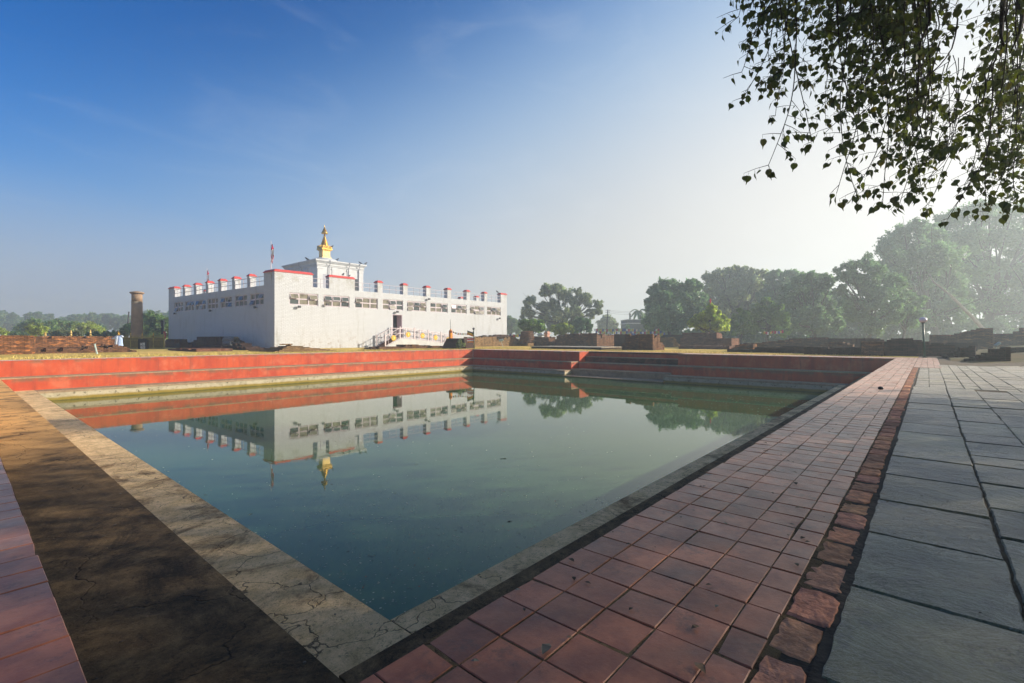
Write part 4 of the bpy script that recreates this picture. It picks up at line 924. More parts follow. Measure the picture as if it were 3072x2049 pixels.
def flag_string(label, p0, p1, sag, n, w_, h_, mats, group='strings of prayer flags', skip=0.0):
    p0, p1 = Vector(p0), Vector(p1); t = thing('prayer_flag_string', label, 'prayer flags', p0, group)
    f = lambda q: p0.lerp(p1, q)-Vector((0, 0, sag*4*q*(1-q)))
    m = MB(); m.tube([f(k/14) for k in range(15)], max(.006, h_*.025), 4, cap=False); m.build('cord', M['pole'], t)
    d = (p1-p0); d.z = 0; d.normalize()
    for k in range(n):
        if random.random() < skip: continue
        a = f((k+.5)/n); sw = random.uniform(-.25, .25)*h_; hh = h_*random.uniform(.8, 1.1); s_ = Vector((-d.y, d.x, 0))*sw
        m = MB(); V = []
        for r_ in range(3):
            for c_ in range(3): V.append(a+d*(w_*(c_/2-.5))-Vector((0, 0, hh*r_/2))+s_*(r_/2)+Vector((-d.y, d.x, 0))*.04*h_*math.sin(c_*2+r_+k))
        m.add(V, [(r_*3+c_, r_*3+c_+1, r_*3+c_+4, r_*3+c_+3) for r_ in range(2) for c_ in range(2)]); m.build('flag', mats[k % len(mats)], t)
fl5 = [M['cl_blue'], M['flag_white'], M['flag_red'], M['cl_green'], M['cl_yellow']]
flag_string('sagging string of small bright prayer flags between the orange post and the thin lamp post', (op.x, op.y, 1.85), (lp.x, lp.y, 1.72), .28, 13, .17, .2, [M['flag_red'], M['cl_black'], M['cl_yellow'], M['flag_white'], M['cl_orange']])
bnr = thing('banner', 'striped yellow, white and red banner hanging on the thin lamp post', 'flag', (lp.x, lp.y, 1.4))
for k, mt in enumerate((M['cl_black'], M['cl_yellow'], M['cl_orange'], M['flag_white'], M['flag_red'], M['flag_white'], M['cl_orange'])):
    m = MB(); a = Vector((lp.x, lp.y, 1.55-k*.135)); d_ = -vx
    V = []
    for r_ in (0, 1):
        for c_ in range(5): V.append(a+d_*(.05+c_*.16-(.08 if k > 3 else 0)*(4-c_)*.2)+Vector((0, 0, -.135*r_+c_*(.055 if k < 3 else -.01)))+vy*(.04*math.sin(c_*1.6+k)))
    m.add(V, [(c_, c_+1, c_+6, c_+5) for c_ in range(4)]); m.build('stripe', mt, bnr)
for i, (Y, v0, v1, u0, u1, n) in enumerate(((86, 986, 985, 1776, 1872, 16), (88, 985.5, 986, 1872, 1978, 18), (83, 993, 993, 1786, 1890, 17), (84, 994, 992, 1890, 1985, 16), (80, 1000, 1000, 1796, 1900, 16), (81, 1000.5, 999, 1900, 1996, 16), (76, 1001, 1002, 1528, 1562, 6))):
    lab = ['upper', 'upper', 'middle', 'middle', 'lowest', 'lowest', 'short'][i]
    flag_string(('%s string of prayer flags %s the utility pole, far behind the ruins' % (lab, 'left of and across' if i % 2 == 0 else 'right of')) if i < 6 else 'short string of prayer flags between the temple edge and the brick drum', D(u0, v0, Y), D(u1, v1, Y), .12, n, .3, .48, fl5, skip=.12)
for i, (u0, u1, v, Y) in enumerate(((2292, 2320, 992, 66), (2318, 2350, 990, 67))):
    flag_string(('left' if i == 0 else 'right')+' bundle of coloured flags hanging under the dark trees', D(u0, v, Y), D(u1, v-1, Y), .2, 6, .26, .38, [M['cl_yellow'], M['flag_red'], M['flag_white'], M['cl_blue']], skip=.2)
# ground spotlights
def spotlight(label, u, vb, Y, head):
    p = D(u, vb, Y); t = thing('spotlight', label, 'spotlight', p, 'spotlights on stakes')
    h = D(head[0], head[1], Y)
    m = MB(); m.tube([p-Vector((0, 0, .2)), h], .03*head[3], 6); m.build('stake', M['spot'], t)
    d = (vx*.26+Vector((0, 0, head[2])))*head[3]
    m = MB(); m.tube([h-d*.9, h-d*.7, h+d*.8, h+d], [.09*head[3], .14*head[3], .15*head[3], .13*head[3]], 10); m.build('head', M['spot'], t)
spotlight('pale green spotlight on a stake before the notch of the sunlit wall', 1511, 1041, 55.0, (1503, 1021, .06, 1.0))
spotlight('tilted pale tube spotlight on the black brick slope at the right', 2984, 1044, 21.0, (2992, 1033, .16, .42))
m = MB(); a, b = D(293, 1060, 31.5), D(284, 1033, 31.5); m.tube([a-Vector((0, 0, .2)), b], .05, 6); m.tube([b, b+(b-a)*.03], .07, 6)
tag(m.build('stake', M['spot']), 'pale green stake leaning against the low brick bench at left', 'stake')
p = D(2642, 1168, 9.44); m = MB(); m.lathe(p.x, p.y, [(.030, -.004), (.045, .012), (.046, .03), (.036, .048), (.012, .058)], 12); tag(m.build('stone', M['stone_dark'], None, True), 'small dark rounded stone lying on the tile path', 'stone')
# utility poles
def upole(label, p0, p1, Y, arms):
    a, b = D(*p0, Y), D(*p1, Y); a.z = -.5
    t = thing('utility_pole', label, 'utility pole', a); m = MB(); m.tube([a, b], [.14, .1], 8); m.build('pole', M['pole'], t)
    for f, w_ in arms:
        q = a.lerp(b, f); m = MB(); m.tube([q-vx*w_, q+vx*w_], .05, 5); m.build('crossarm', M['pole'], t)
    return a, b
a1, b1 = upole('leaning grey utility pole with short crossarms right of the airy tree', (1818, 1000), (1823.5, 929), 105, ((.985, .5), (.93, .5), (.87, .45), (.78, .6)))
upole('dark leaning pole just left of the sandstone pillar', (379, 990), (386.5, 935), 82, ((.99, .12),))
for k, (dv, vv) in enumerate(((931, 930), (934.5, 935), (939, 941))):
    m = MB(); p0, p1 = D(1823, dv, 105), D(1960, vv, 118); m.tube([p0.lerp(p1, q/10)-Vector((0, 0, 1.2*q/10*(1-q/10))) for q in range(11)], .025, 4)
    tag(m.build('wire', M['pole']), ['top', 'middle', 'lowest'][k]+' power wire running right from the utility pole', 'wire', 'power wires')
p = D(489, 1000, 62); t = thing('flag', 'narrow black flag over red and white cloth beside the left temple corner', 'flag', (p.x, p.y, 0))
m = MB(); m.tube([(p.x+.15, p.y, -.3), (p.x+.1, p.y, 3.4)], .03, 6); m.build('pole', M['rail_pink'], t)
m = MB(); m.box(p.x-.22, p.x+.06, p.y-.02, p.y+.02, 1.5, 3.3); m.build('cloth', M['cl_black'], t)
m = MB(); m.box(p.x+.02, p.x+.3, p.y-.05, p.y-.02, .9, 1.9); m.build('cloth', M['flag_red'], t)
for u, v, lab in ((136, 1000, 'left'), (213, 993, 'middle'), (271, 992, 'right')):
    p = D(u, v, 46); m = MB(); m.lathe(p.x, p.y, [(.05, -.2), (.05, 1.2), (.11, 1.3), (.05, 1.42), (.09, 1.5), (.01, p.z+.12)], 10)
    tag(m.build('finial_post', M['gold_pale']), lab+'most of three gilded finials poking above the long left brick wall', 'finial', 'gilded finials')
p = D(1641, 1000, 76); t = thing('gate_pier', 'small pink plastered pier with a tiered top behind the ruins, right of the drum', 'pier', (p.x, p.y, 0))
m = MB(); m.box(p.x-.3, p.x+.3, p.y-.3, p.y+.3, -.3, 1.7); m.build('shaft', M['pink_plaster'], t)
m = MB(); m.frustum(p.x-.42, p.x+.42, p.y-.42, p.y+.42, 1.7, 2.1, .2); m.build('cap', M['pink_plaster'], t)
p = D(1626, 1000, 77); m = MB(); m.box(p.x-.55, p.x+.55, p.y-.4, p.y+.4, -.3, 1.5); m.frustum(p.x-.75, p.x+.75, p.y-.6, p.y+.6, 1.502, 1.85, .3); tag(m.build('kiosk', M['bld_pale']), 'little pale kiosk beside the pink pier', 'kiosk')
p = D(1696, 1000, 82); m = MB(); m.lathe(p.x, p.y, [(.75, -.2), (.72, .9), (.4, 1.35), (.16, 1.8), (.06, 2.2), (.03, 3.0)], 14); tag(m.build('small_stupa', M['pillar']), 'small straw coloured cone with a thin spike behind the biggest ruin', 'stupa')
# distant building and palm
bp = D(1882, 1000, 120); bt = thing('building', 'low blue grey flat roofed building beyond the prayer flags', 'building', (bp.x, bp.y, 0))
def BP(x, o, z): return tuple(Vector((bp.x, bp.y, 0))+vx*x+vy*o+Vector((0, 0, z)))
bx_ = lambda m, *a: m.box(*a, M=lambda p: BP(p[0], p[1], p[2]))
m = MB(); bx_(m, 0, 10.5, 0, 7, -.5, 5.6); m.build('wall', M['bld_blue'], bt)
m = MB(); bx_(m, -.2, 10.7, -.2, 7.2, 4.6, 4.85); bx_(m, -.1, 10.6, -.1, 7.1, 5.6, 5.75); m.build('band', M['bld_pale'], bt)
for x in (.8, 4.4, 7.6):
    m = MB(); bx_(m, x, x+.9, -.1, 0, 1.0, 3.4); m.build('window', M['bld_pale'], bt)
for x in (.6, 3.2, 7.0):
    m = MB(); bx_(m, x, x+.3, .2, .5, 5.7, 7.2 if x < 1 else 6.8); m.build('chimney', M['pole'], bt)
def leafcloud(name, mat, centers, normals_rand, size, tints, parent, aspect=.55):
    n = len(centers); a = RNG.normal(size=(n, 3)); a /= np.linalg.norm(a, axis=1)[:, None]
    b = np.cross(a, RNG.normal(size=(n, 3))); b /= np.linalg.norm(b, axis=1)[:, None]
    s = (size*RNG.uniform(.65, 1.3, n))[:, None]
    c = centers; nn = np.cross(a, b)
    V = np.stack([c-a*s*.5, c+b*s*aspect*.5+nn*s*.08, c+a*s*.5, c-b*s*aspect*.5+nn*s*.08], 1).reshape(-1, 3)
    Fc = np.arange(4*n).reshape(n, 4)
    return mk(name, V, Fc, mat, parent, False, np.repeat(tints, 4, 0))
XC = np.array([SN, -CS, 0.0]); YC = np.array([CS, SN, 0.0]); ZC = np.array([0, 0, 1.0])
def tree(label, lobes, Y, mat, n, size, u0=None, name='tree', cat='tree', group=None, dens=1.0, dark=.22, trunk=True, bark='bark', depth=.8, fuzz=.3, zg=-.5):
    """crown built of leafy lobes: (u, v, radius in photo pixels) at depth about Y"""
    k = Y/F; L = []
    for l in lobes:
        off = RNG.uniform(-1, 1)*depth*l[2]*k
        Yl = Y+off; c = D(l[0], l[1], Yl); L.append((np.array(c), l[2]*k*Yl/Y))
    um = u0 if u0 is not None else sum(l[0] for l in lobes)/len(lobes)
    base = D(um, 1000, Y); t = thing(name, label, cat, (base.x, base.y, 0), group)
    area = sum(r*r for _, r in L); P = []; T = []
    for c, r in L:
        m_ = max(30, int(2.0*n*r*r/area)); sub = max(8, int(16+r*4))
        # every lobe is itself a cluster of small leafy clumps
        d = RNG.normal(size=(sub, 3)); d /= np.linalg.norm(d, axis=1)[:, None]
        cc = c+d*(r*RNG.uniform(.25, 1.0, (sub, 1)))*np.array([1, 1, .85]); rr_ = r*RNG.uniform(.2, .42, sub)
        ix = RNG.integers(0, sub, m_)
        q = RNG.normal(size=(m_, 3)); q /= np.linalg.norm(q, axis=1)[:, None]
        p = cc[ix]+q*(rr_[ix]*(RNG.uniform(0, 1, m_)**.45)*(1+RNG.normal(0, fuzz, m_)))[:, None]
        tn = np.exp(RNG.normal(0, dark, sub))[ix]*np.exp(RNG.normal(0, .12, m_))
        P.append(p); T.append(np.stack([tn*RNG.uniform(.9, 1.12, m_), tn, tn*RNG.uniform(.8, 1.1, m_)], 1))
    leafcloud('crown', mat, np.concatenate(P), None, size*1.25, np.concatenate(T), t)
    if trunk:
        m = MB(); top = sum(c for c, _ in L)/len(L); zt = min(c[2] for c, _ in L); H = max(c[2] for c, _ in L)
        r0 = max(.12, H*.03); b0 = np.array([base.x, base.y, zg]); fork = np.array([base.x*.8+top[0]*.2, base.y*.8+top[1]*.2, max(.8, min(zt, H*.35))])
        m.tube([b0, (b0+fork)/2+RNG.normal(0, r0*.6, 3)*[1, 1, 0], fork], [r0*1.3, r0, r0*.85], 8)
        for c, r in L:
            mid = fork*.5+c*.5+RNG.normal(0, r*.22, 3); e = c+RNG.normal(0, r*.25, 3)
            m.tube([fork, fork*.75+mid*.25+RNG.normal(0, .1, 3), mid, e], [r0*.6, r0*.5, r0*.32, r0*.1], 5)
            for _ in range(3):
                e2 = c+RNG.normal(0, r*.55, 3); m.tube([mid, (mid+e2)/2+RNG.normal(0, r*.12, 3), e2], [r0*.22, r0*.15, r0*.05], 4)
        m.build('trunk', M[bark], t)
    return t
def px(sc_, ox, oy, L): return [(ox+x/sc_, oy+y/sc_, r/sc_) for x, y, r in L]
# far hazy tree line on the left
for i, (u, hw, vt) in enumerate(((-18, 26, 936), (8, 30, 931), (38, 18, 936), (66, 12, 950), (88, 16, 936), (108, 18, 934), (124, 12, 947), (143, 15, 941), (160, 10, 955), (182, 20, 948), (205, 16, 944), (228, 22, 940), (252, 18, 941), (272, 24, 936), (296, 20, 940), (322, 24, 935), (346, 18, 944), (370, 20, 944), (395, 22, 948), (430, 26, 926), (462, 24, 927), (490, 22, 934))):
    vb = 998; h = vb-vt; lo = [(u+RNG.uniform(-.5, .5)*hw, vt+h*f, hw*RNG.uniform(.55, .8)) for f in (.28, .5, .72)]+[(u+RNG.uniform(-.6, .6)*hw, vt+hw*.5+RNG.uniform(0, 6), hw*.45) for _ in range(3)]
    tree('distant hazy blue green tree in the far left tree line', lo, 215+RNG.uniform(-12, 12), M['leaf_far'], 1100, 1.15, u, group='far left tree line', fuzz=.1)
for u in (520, 700, 860, 1040, 1220, 1400):
    tree('distant tree hidden behind the white temple', [(u, 965, 40), (u+20, 985, 40), (u-25, 985, 35)], 200, M['leaf_far'], 500, 1.3, u, group='trees behind the temple')
# bushes over the left wall
tree('broad feathery green shrub mass at left, its top arched', [(75, 985, 22), (100, 975, 22), (125, 985, 26), (60, 992, 16), (150, 985, 24)], 98, M['leaf_mid'], 5000, .34, 105, 'shrub', 'shrub', 'shrubs behind the left wall', trunk=False)
tree('second feathery green shrub left of the middle of the wall', [(165, 984, 24), (190, 990, 24), (205, 981, 24), (225, 988, 22), (178, 976, 16)], 100, M['leaf_mid'], 5000, .34, 195, 'shrub', 'shrub', 'shrubs behind the left wall', trunk=False)
tree('bright rounded feathery shrub nearest the draped robe', [(248, 984, 22), (270, 988, 24), (292, 995, 18), (258, 978, 13)], 96, M['leaf_yel'], 4500, .3, 265, 'shrub', 'shrub', 'shrubs behind the left wall', trunk=False)
tree('yellowing shrub with small round crown in front of the green mass', [(92, 990, 14), (112, 983, 15), (128, 990, 14), (108, 996, 18), (120, 978, 9)], 70, M['leaf_yel'], 2600, .24, 110, 'shrub', 'shrub', trunk=False)
tree('dark round tree peeping over the left green shrubs', [(190, 968, 10), (205, 970, 9), (214, 973, 7)], 125, M['leaf_far'], 900, .4, 198)
tree('small dark tree behind the bright rounded shrub', [(298, 980, 11), (308, 988, 10)], 130, M['leaf_far'], 700, .4, 300)
tree('low yellow green shrub at the far left edge', [(2, 992, 11), (-10, 990, 12), (14, 1000, 9)], 72, M['leaf_yel'], 900, .24, 2, 'shrub', 'shrub', trunk=False)
tree('low dark hedge like shrub along the back of the left wall', [(20, 1003, 12), (40, 1001, 12), (60, 1003, 12), (85, 1005, 10)], 74, M['leaf_far'], 1600, .26, 45, 'shrub', 'shrub', trunk=False)
tree('dry brownish shrub low behind the middle of the left wall', [(160, 1003, 12), (185, 1000, 13), (212, 1001, 13), (240, 1001, 12)], 66, M['leaf_olive'], 2600, .2, 200, 'shrub', 'shrub', trunk=False)
tree('low dark shrub left of the draped robe', [(265, 1004, 10), (290, 1002, 11), (315, 1003, 11), (335, 1003, 9)], 64, M['leaf_far'], 1800, .2, 300, 'shrub', 'shrub', trunk=False)
tree('low shrub between the draped robe and the pillar', [(352, 1000, 11), (368, 998, 10), (378, 1003, 9)], 66, M['leaf_olive'], 1200, .22, 362, 'shrub', 'shrub', trunk=False)
tree('dense glossy dark green tree between the pillar and the temple corner', [(455, 955, 22), (440, 968, 26), (478, 962, 24), (492, 975, 24), (430, 985, 24), (462, 985, 30), (500, 990, 22), (400, 985, 20), (385, 992, 18), (415, 992, 18), (445, 1000, 22), (485, 1000, 22), (374, 1000, 8)], 78, M['leaf_mid'], 14000, .36, 450, dark=.35)
# trees right of the temple
s5 = lambda L: px(4.702, 1500, 840, L)
tree('tall airy tree with spreading visible limbs standing alone right of the temple', s5([(680, 140, 110), (600, 190, 80), (800, 110, 90), (900, 180, 120), (420, 310, 100), (380, 400, 70), (1110, 180, 80), (1190, 260, 100), (1240, 330, 70), (1380, 330, 80), (1400, 430, 70), (1000, 300, 130), (620, 380, 120), (760, 330, 90), (850, 480, 150), (1060, 450, 130), (1290, 470, 90), (350, 480, 60), (430, 480, 80), (640, 540, 120), (900, 620, 150), (1130, 590, 110), (320, 540, 50), (750, 650, 120)]), 108, M['leaf_olive'], 16000, .38, 1700, dark=.3, fuzz=.22, depth=.9)
tree('hazy tree showing just beside the right edge of the temple', s5([(110, 560, 60), (170, 600, 70), (240, 620, 70), (140, 690, 80), (230, 700, 80), (60, 640, 60)]), 150, M['leaf_far'], 3000, .7, 1535)
tree('dark rounded small tree behind the brick drum', s5([(350, 630, 80), (440, 600, 80), (540, 620, 80), (590, 660, 60), (470, 680, 90), (380, 680, 70), (540, 690, 70), (320, 650, 50)]), 74, M['leaf_mid'], 6000, .28, 1595, dark=.35)
tree('pale yellow green rounded bush below the airy tree', s5([(800, 690, 70), (870, 660, 70), (950, 670, 70), (1000, 710, 50), (880, 720, 80), (780, 720, 60)]), 80, M['leaf_yel'], 3000, .3, 1690, 'bush', 'bush')
tree('dark green rounded tree below the right half of the airy tree', s5([(1080, 600, 70), (1160, 570, 60), (1230, 590, 70), (1260, 650, 50), (1060, 680, 80), (1160, 680, 90), (1250, 700, 50), (1040, 640, 50)]), 86, M['leaf_far'], 5000, .34, 1745)
tree('hazy rounded tree behind the utility pole', s5([(1430, 600, 60), (1490, 560, 70), (1560, 560, 60), (1600, 610, 60), (1620, 680, 50), (1540, 680, 90), (1450, 690, 80)]), 165, M['leaf_olive'], 2600, .8, 1825)
tree('small clipped dark shrub at the left end of the distant building', s5([(1800, 670, 28), (1800, 690, 30), (1800, 650, 16)]), 112, M['leaf_far'], 400, .4, 1883, 'shrub', 'shrub', trunk=False)
# palm
pp_ = D(1919, 1000, 126); t = thing('palm_tree', 'single palm rising behind the roof of the distant building', 'palm tree', (pp_.x, pp_.y, 0))
top = D(1918, 933, 126); m = MB(); m.tube([(pp_.x, pp_.y, -.5), ((pp_.x+top.x)/2+.2, (pp_.y+top.y)/2, top.z/2), top], [.3, .24, .2], 8); m.build('trunk', M['bark'], t)
m = MB()
for k in range(15):
    a = 2*math.pi*k/15+.2; up = RNG.uniform(.1, 1.0); L_ = RNG.uniform(2.2, 2.9); dv = vx*math.cos(a)+vy*math.sin(a)
    pts = [top+dv*(L_*q)+Vector((0, 0, up*L_*q*1.1-1.25*L_*q*q)) for q in [i/8 for i in range(9)]]
    sd = dv.cross(Vector((0, 0, 1)))
    V = []; 
    for i, p in enumerate(pts):
        w_ = .42*math.sin(math.pi*min(1, (i+.6)/9)); V += [p-sd*w_-Vector((0, 0, w_*.7)), p, p+sd*w_-Vector((0, 0, w_*.7))]
    m.add(V, [(3*i+c_, 3*i+c_+1, 3*i+c_+4, 3*i+c_+3) for i in range(8) for c_ in (0, 1)], (.8, .8, .8))
m.build('fronds', M['leaf_far'], t).name = 'frond_crown'
# wood on the right
s6 = lambda L: px(3.673, 1920, 740, L)
sd_ = lambda L: [(u*1.3067, v*1.3067, r*1.3067) for u, v, r in L]
tree('dense dark tree at the left end of the wood, overhanging the distant building', s6([(300, 420, 90), (220, 480, 90), (370, 440, 90), (160, 570, 80), (110, 500, 40), (440, 470, 90), (560, 390, 60), (620, 430, 80), (540, 480, 100), (250, 580, 120), (380, 560, 130), (520, 600, 130), (640, 580, 100), (120, 680, 70), (200, 720, 130), (350, 720, 140), (500, 740, 140), (640, 720, 120), (160, 830, 110), (300, 850, 120), (450, 870, 120), (90, 600, 40)]), 84, M['leaf_far'], 22000, .42, 2000)
tree('tall pale olive tree forming the highest crown left of centre of the wood', s6([(740, 350, 70), (830, 320, 80), (900, 300, 70), (1000, 280, 70), (1070, 250, 50), (1130, 300, 80), (1220, 290, 70), (1310, 290, 70), (1370, 320, 50), (1000, 380, 120), (850, 420, 120), (1180, 390, 120), (1300, 420, 110), (760, 500, 100), (920, 520, 130), (1080, 520, 130), (1230, 540, 130), (800, 650, 140), (1000, 680, 140), (1200, 660, 140), (900, 820, 130), (1050, 850, 130)]), 106, M['leaf_olive'], 18000, .5, 2220)
tree('dark flat topped tree in the middle of the wood', s6([(1430, 330, 70), (1500, 310, 70), (1590, 320, 70), (1680, 320, 70), (1750, 330, 60), (1450, 430, 110), (1570, 430, 110), (1690, 440, 110), (1380, 540, 100), (1500, 560, 130), (1640, 560, 120), (1350, 680, 110), (1480, 700, 130)]), 97, M['leaf_far'], 13000, .45, 2335)
tree('big green tree right of the middle of the wood, its foliage layered', s6([(1720, 380, 60), (1800, 350, 70), (1880, 330, 60), (1960, 330, 60), (2040, 350, 60), (2100, 370, 45), (1660, 470, 80), (1760, 470, 100), (1870, 440, 100), (1970, 430, 80), (2080, 430, 50), (1640, 590, 110), (1780, 590, 130), (1920, 560, 120), (2030, 580, 80), (1700, 730, 140), (1870, 730, 150), (2020, 700, 120), (1640, 860, 110), (1800, 880, 120), (1960, 860, 130), (2120, 620, 50), (2110, 740, 90), (2150, 850, 100)]), 74, M['leaf_far'], 24000, .36, 2440)
tree('low bright green tree before the wood, right of the yellow green conical one', s6([(1110, 720, 55), (1060, 770, 60), (1150, 760, 70), (1220, 780, 60), (1080, 850, 80), (1180, 860, 90), (1100, 930, 70)]), 66, M['leaf_mid'], 6000, .28, 2225)
tree('rounded mid green tree in front of the wood behind the stepped ruins', s6([(1400, 600, 50), (1360, 660, 70), (1440, 660, 80), (1510, 690, 70), (1300, 720, 70), (1390, 760, 100), (1500, 790, 100), (1580, 790, 80), (1290, 820, 90), (1420, 880, 110), (1550, 890, 110), (1260, 900, 80)]), 69, M['leaf_mid'], 11000, .3, 2305)
tree('sunlit yellow green tree of conical shape before the wood', s6([(775, 645, 30), (760, 690, 50), (800, 690, 45), (700, 740, 55), (770, 750, 70), (850, 750, 55), (640, 780, 60), (720, 800, 80), (820, 810, 80), (900, 790, 50), (590, 820, 55), (560, 860, 45), (650, 860, 90), (750, 880, 90), (860, 870, 80), (940, 830, 40), (930, 880, 50)]), 58, M['leaf_yel'], 14000, .22, 2125, dark=.3)
m = MB(); a, b = D(2131.5, 925, 58), D(2131, 895, 58); m.tube([a, b], [.05, .03], 5); m.tube([b-Vector((0, 0, .5)), b-Vector((0, 0, .05))], [.1, .06], 6); tag(m.build('flagpole', M['flag_red']), 'thin reddish pole top rising out of the yellow green conical tree', 'pole')
tree('dark tree with a bare gap beside it, left part of the tall right wood', sd_([(1955, 612, 20), (1985, 605, 22), (1935, 630, 18), (2010, 620, 22), (1965, 640, 24), (1930, 665, 16), (1995, 660, 32), (1945, 690, 18), (2020, 690, 34), (1970, 715, 30), (2050, 650, 28), (2060, 720, 34), (2010, 745, 26), (2085, 690, 30)]), 68, M['leaf_far'], 15000, .32, 2610)
tree('tall spreading hazy tree with a pale slanting limb, left half of the tallest crowns', sd_([(2035, 565, 30), (2070, 535, 28), (2105, 525, 26), (2045, 600, 36), (2090, 575, 40), (2140, 545, 34), (2130, 595, 44), (2100, 640, 46), (2160, 640, 46), (2140, 690, 46), (2180, 710, 46), (2110, 730, 36), (2060, 640, 30), (2170, 590, 34)]), 82, M['leaf_far'], 20000, .42, 2800)
tree('tallest hazy tree of the wood at the right edge of the view', sd_([(2170, 515, 28), (2205, 495, 28), (2240, 480, 26), (2275, 488, 30), (2320, 490, 30), (2370, 500, 40), (2200, 550, 46), (2260, 545, 48), (2330, 550, 48), (2400, 560, 50), (2230, 620, 52), (2310, 620, 52), (2390, 640, 56), (2210, 690, 46), (2280, 700, 52), (2360, 710, 56), (2440, 620, 60), (2450, 720, 60)]), 90, M['leaf_far'], 26000, .46, 2960)
tree('low green foliage under the hazy trees just left of the lamp globe', sd_([(2040, 705, 14), (2065, 695, 16), (2085, 712, 16), (2055, 725, 20), (2090, 735, 22), (2110, 722, 12)]), 62, M['leaf_far'], 3500, .26, 2715, 'bush', 'bush')
tree('dark rounded tree filling the dip in the wood left of the tallest crowns', [(2470, 890, 40), (2530, 905, 42), (2490, 950, 55), (2560, 950, 55), (2620, 965, 50), (2440, 960, 50), (2520, 990, 50)], 92, M['leaf_far'], 9000, .4, 2520)
m = MB(); a = D(2790, 1000, 81); lim = [D(2960, 1000, 78), D(2915, 950, 78), D(2850, 885, 78), D(2800, 845, 79), D(2775, 800, 80)]
tag(m.tube(lim, [.3, .25, .2, .14, .06], 8).build('bare_trunk', simple('pale_bark', (.22, .19, .15), (.15, .13, .1), 3, .9, .2)), 'pale bare slanting trunk among the hazy trees right of the lamp post', 'tree trunk')
tree('low dark undergrowth along the foot of the wood, left part', [(1960+i*26, 1000+RNG.uniform(-5, 4), 17) for i in range(12)]+[(1960+i*26, 1017, 17) for i in range(12)], 92, M['leaf_far'], 9000, .4, 2100, 'undergrowth', 'undergrowth', trunk=False)
tree('low dark undergrowth along the foot of the wood, middle part', [(2260+i*28, 1000+RNG.uniform(-7, 4), 18) for i in range(13)]+[(2260+i*28, 1018, 18) for i in range(13)], 86, M['leaf_far'], 10000, .38, 2440, 'undergrowth', 'undergrowth', trunk=False)
tree('low hazy undergrowth along the foot of the wood, right part', [(2620+i*34, 985+RNG.uniform(-12, 8), 26) for i in range(16)]+[(2620+i*30, 1015, 22) for i in range(18)], 84, M['leaf_far'], 15000, .4, 2860, 'undergrowth', 'undergrowth', trunk=False)
# bush beside the dark mound
tree('spiky olive bush growing at the foot of the dark brick pyramid', [(1378, 1030, 10), (1385, 1036, 9), (1374, 1038, 8), (1380, 1022, 6)], 46.0, M['leaf_olive'], 900, .16, 1380, 'bush', 'bush', trunk=False)

# ------------------------------------------------------------------ shade tree to the right of the camera and the bodhi tree overhead
def C2W(X, Y, z): return np.array([X*SN+Y*CS, -X*CS+Y*SN, z])
def proj(P):
    X = P[:, 0]*SN-P[:, 1]*CS; Y = P[:, 0]*CS+P[:, 1]*SN
    u = np.where(Y > .1, CX+F*X/np.maximum(Y, .1), 1e6); v = CY-F*(P[:, 2]-1)/np.maximum(Y, .1)
    return u, v, Y
def big_tree(label, base, cen, rad, nblob, n, size, mat, ok, trunk_r=.55, extra=()):
    b = C2W(*base); t = thing('tree', label, 'tree', b); cc = []
    while len(cc) < nblob:
        q = RNG.normal(size=3); q /= np.linalg.norm(q); f = RNG.uniform(.25, .95)
        cc.append(C2W(cen[0]+q[0]*rad[0]*f, cen[1]+q[1]*rad[1]*f, cen[2]+q[2]*rad[2]*f))
    cc += [C2W(*e) for e in extra]; nblob = len(cc)
    cc = np.array(cc); rb_ = RNG.uniform(1.0, 1.8, nblob); ix = RNG.integers(0, nblob, n)
    q = RNG.normal(size=(n, 3)); q /= np.linalg.norm(q, axis=1)[:, None]
    p = cc[ix]+q*(rb_[ix]*RNG.uniform(0, 1, n)**.4)[:, None]
    p = p[ok(p)]; tn = np.exp(RNG.normal(0, .2, len(p)))
    leafcloud('crown', mat, p, None, size, np.stack([tn, tn, tn], 1), t, .75)
    m = MB(); f0 = C2W(base[0], base[1], 3.2); m.tube([b-[0, 0, .6], b+[.1, .1, 1.5], f0], [trunk_r*1.4, trunk_r, trunk_r*.9], 12)
    for c in cc[:60]:
        mid = f0*.45+c*.55+RNG.normal(0, .3, 3)
        if not ok(np.array([mid, c, (mid+f0)/2])).all(): continue
        m.tube([f0, (f0+mid)/2+RNG.normal(0, .15, 3), mid, c], [trunk_r*.4, trunk_r*.3, trunk_r*.18, .03], 6)
    m.build('trunk', M['bark_dark'], t); return t
def okA(P):
    u, v, Y = proj(P); inside = (Y > .3) & (u < 3085) & (v > -15)
    edge = (u > 2960+26*np.sin(P[:, 2]*3.1)+18*np.sin(P[:, 0]*2.3)) & (v > 170) & (v < 628+18*np.sin(P[:, 0]*4))
    open_low = (Y > 5.0) & (P[:, 2] < 7.4) & (RNG.uniform(0, 1, len(P)) < .68*np.clip((Y-5.0)/3.0, 0, 1)) & (Y < 16)
    return (~inside | edge) & ~open_low
big_tree('large dark leaved shade tree reaching in at the right edge of the view', (24, 6.5, 0), (21, 8.0, 6.7), (9.5, 7.5, 2.8), 190, 36000, .16, M['leaf_near'], okA, extra=[(RNG.uniform(17.3, 21), RNG.uniform(16.3, 18.2), RNG.uniform(6.2, 10.8)) for _ in range(26)])
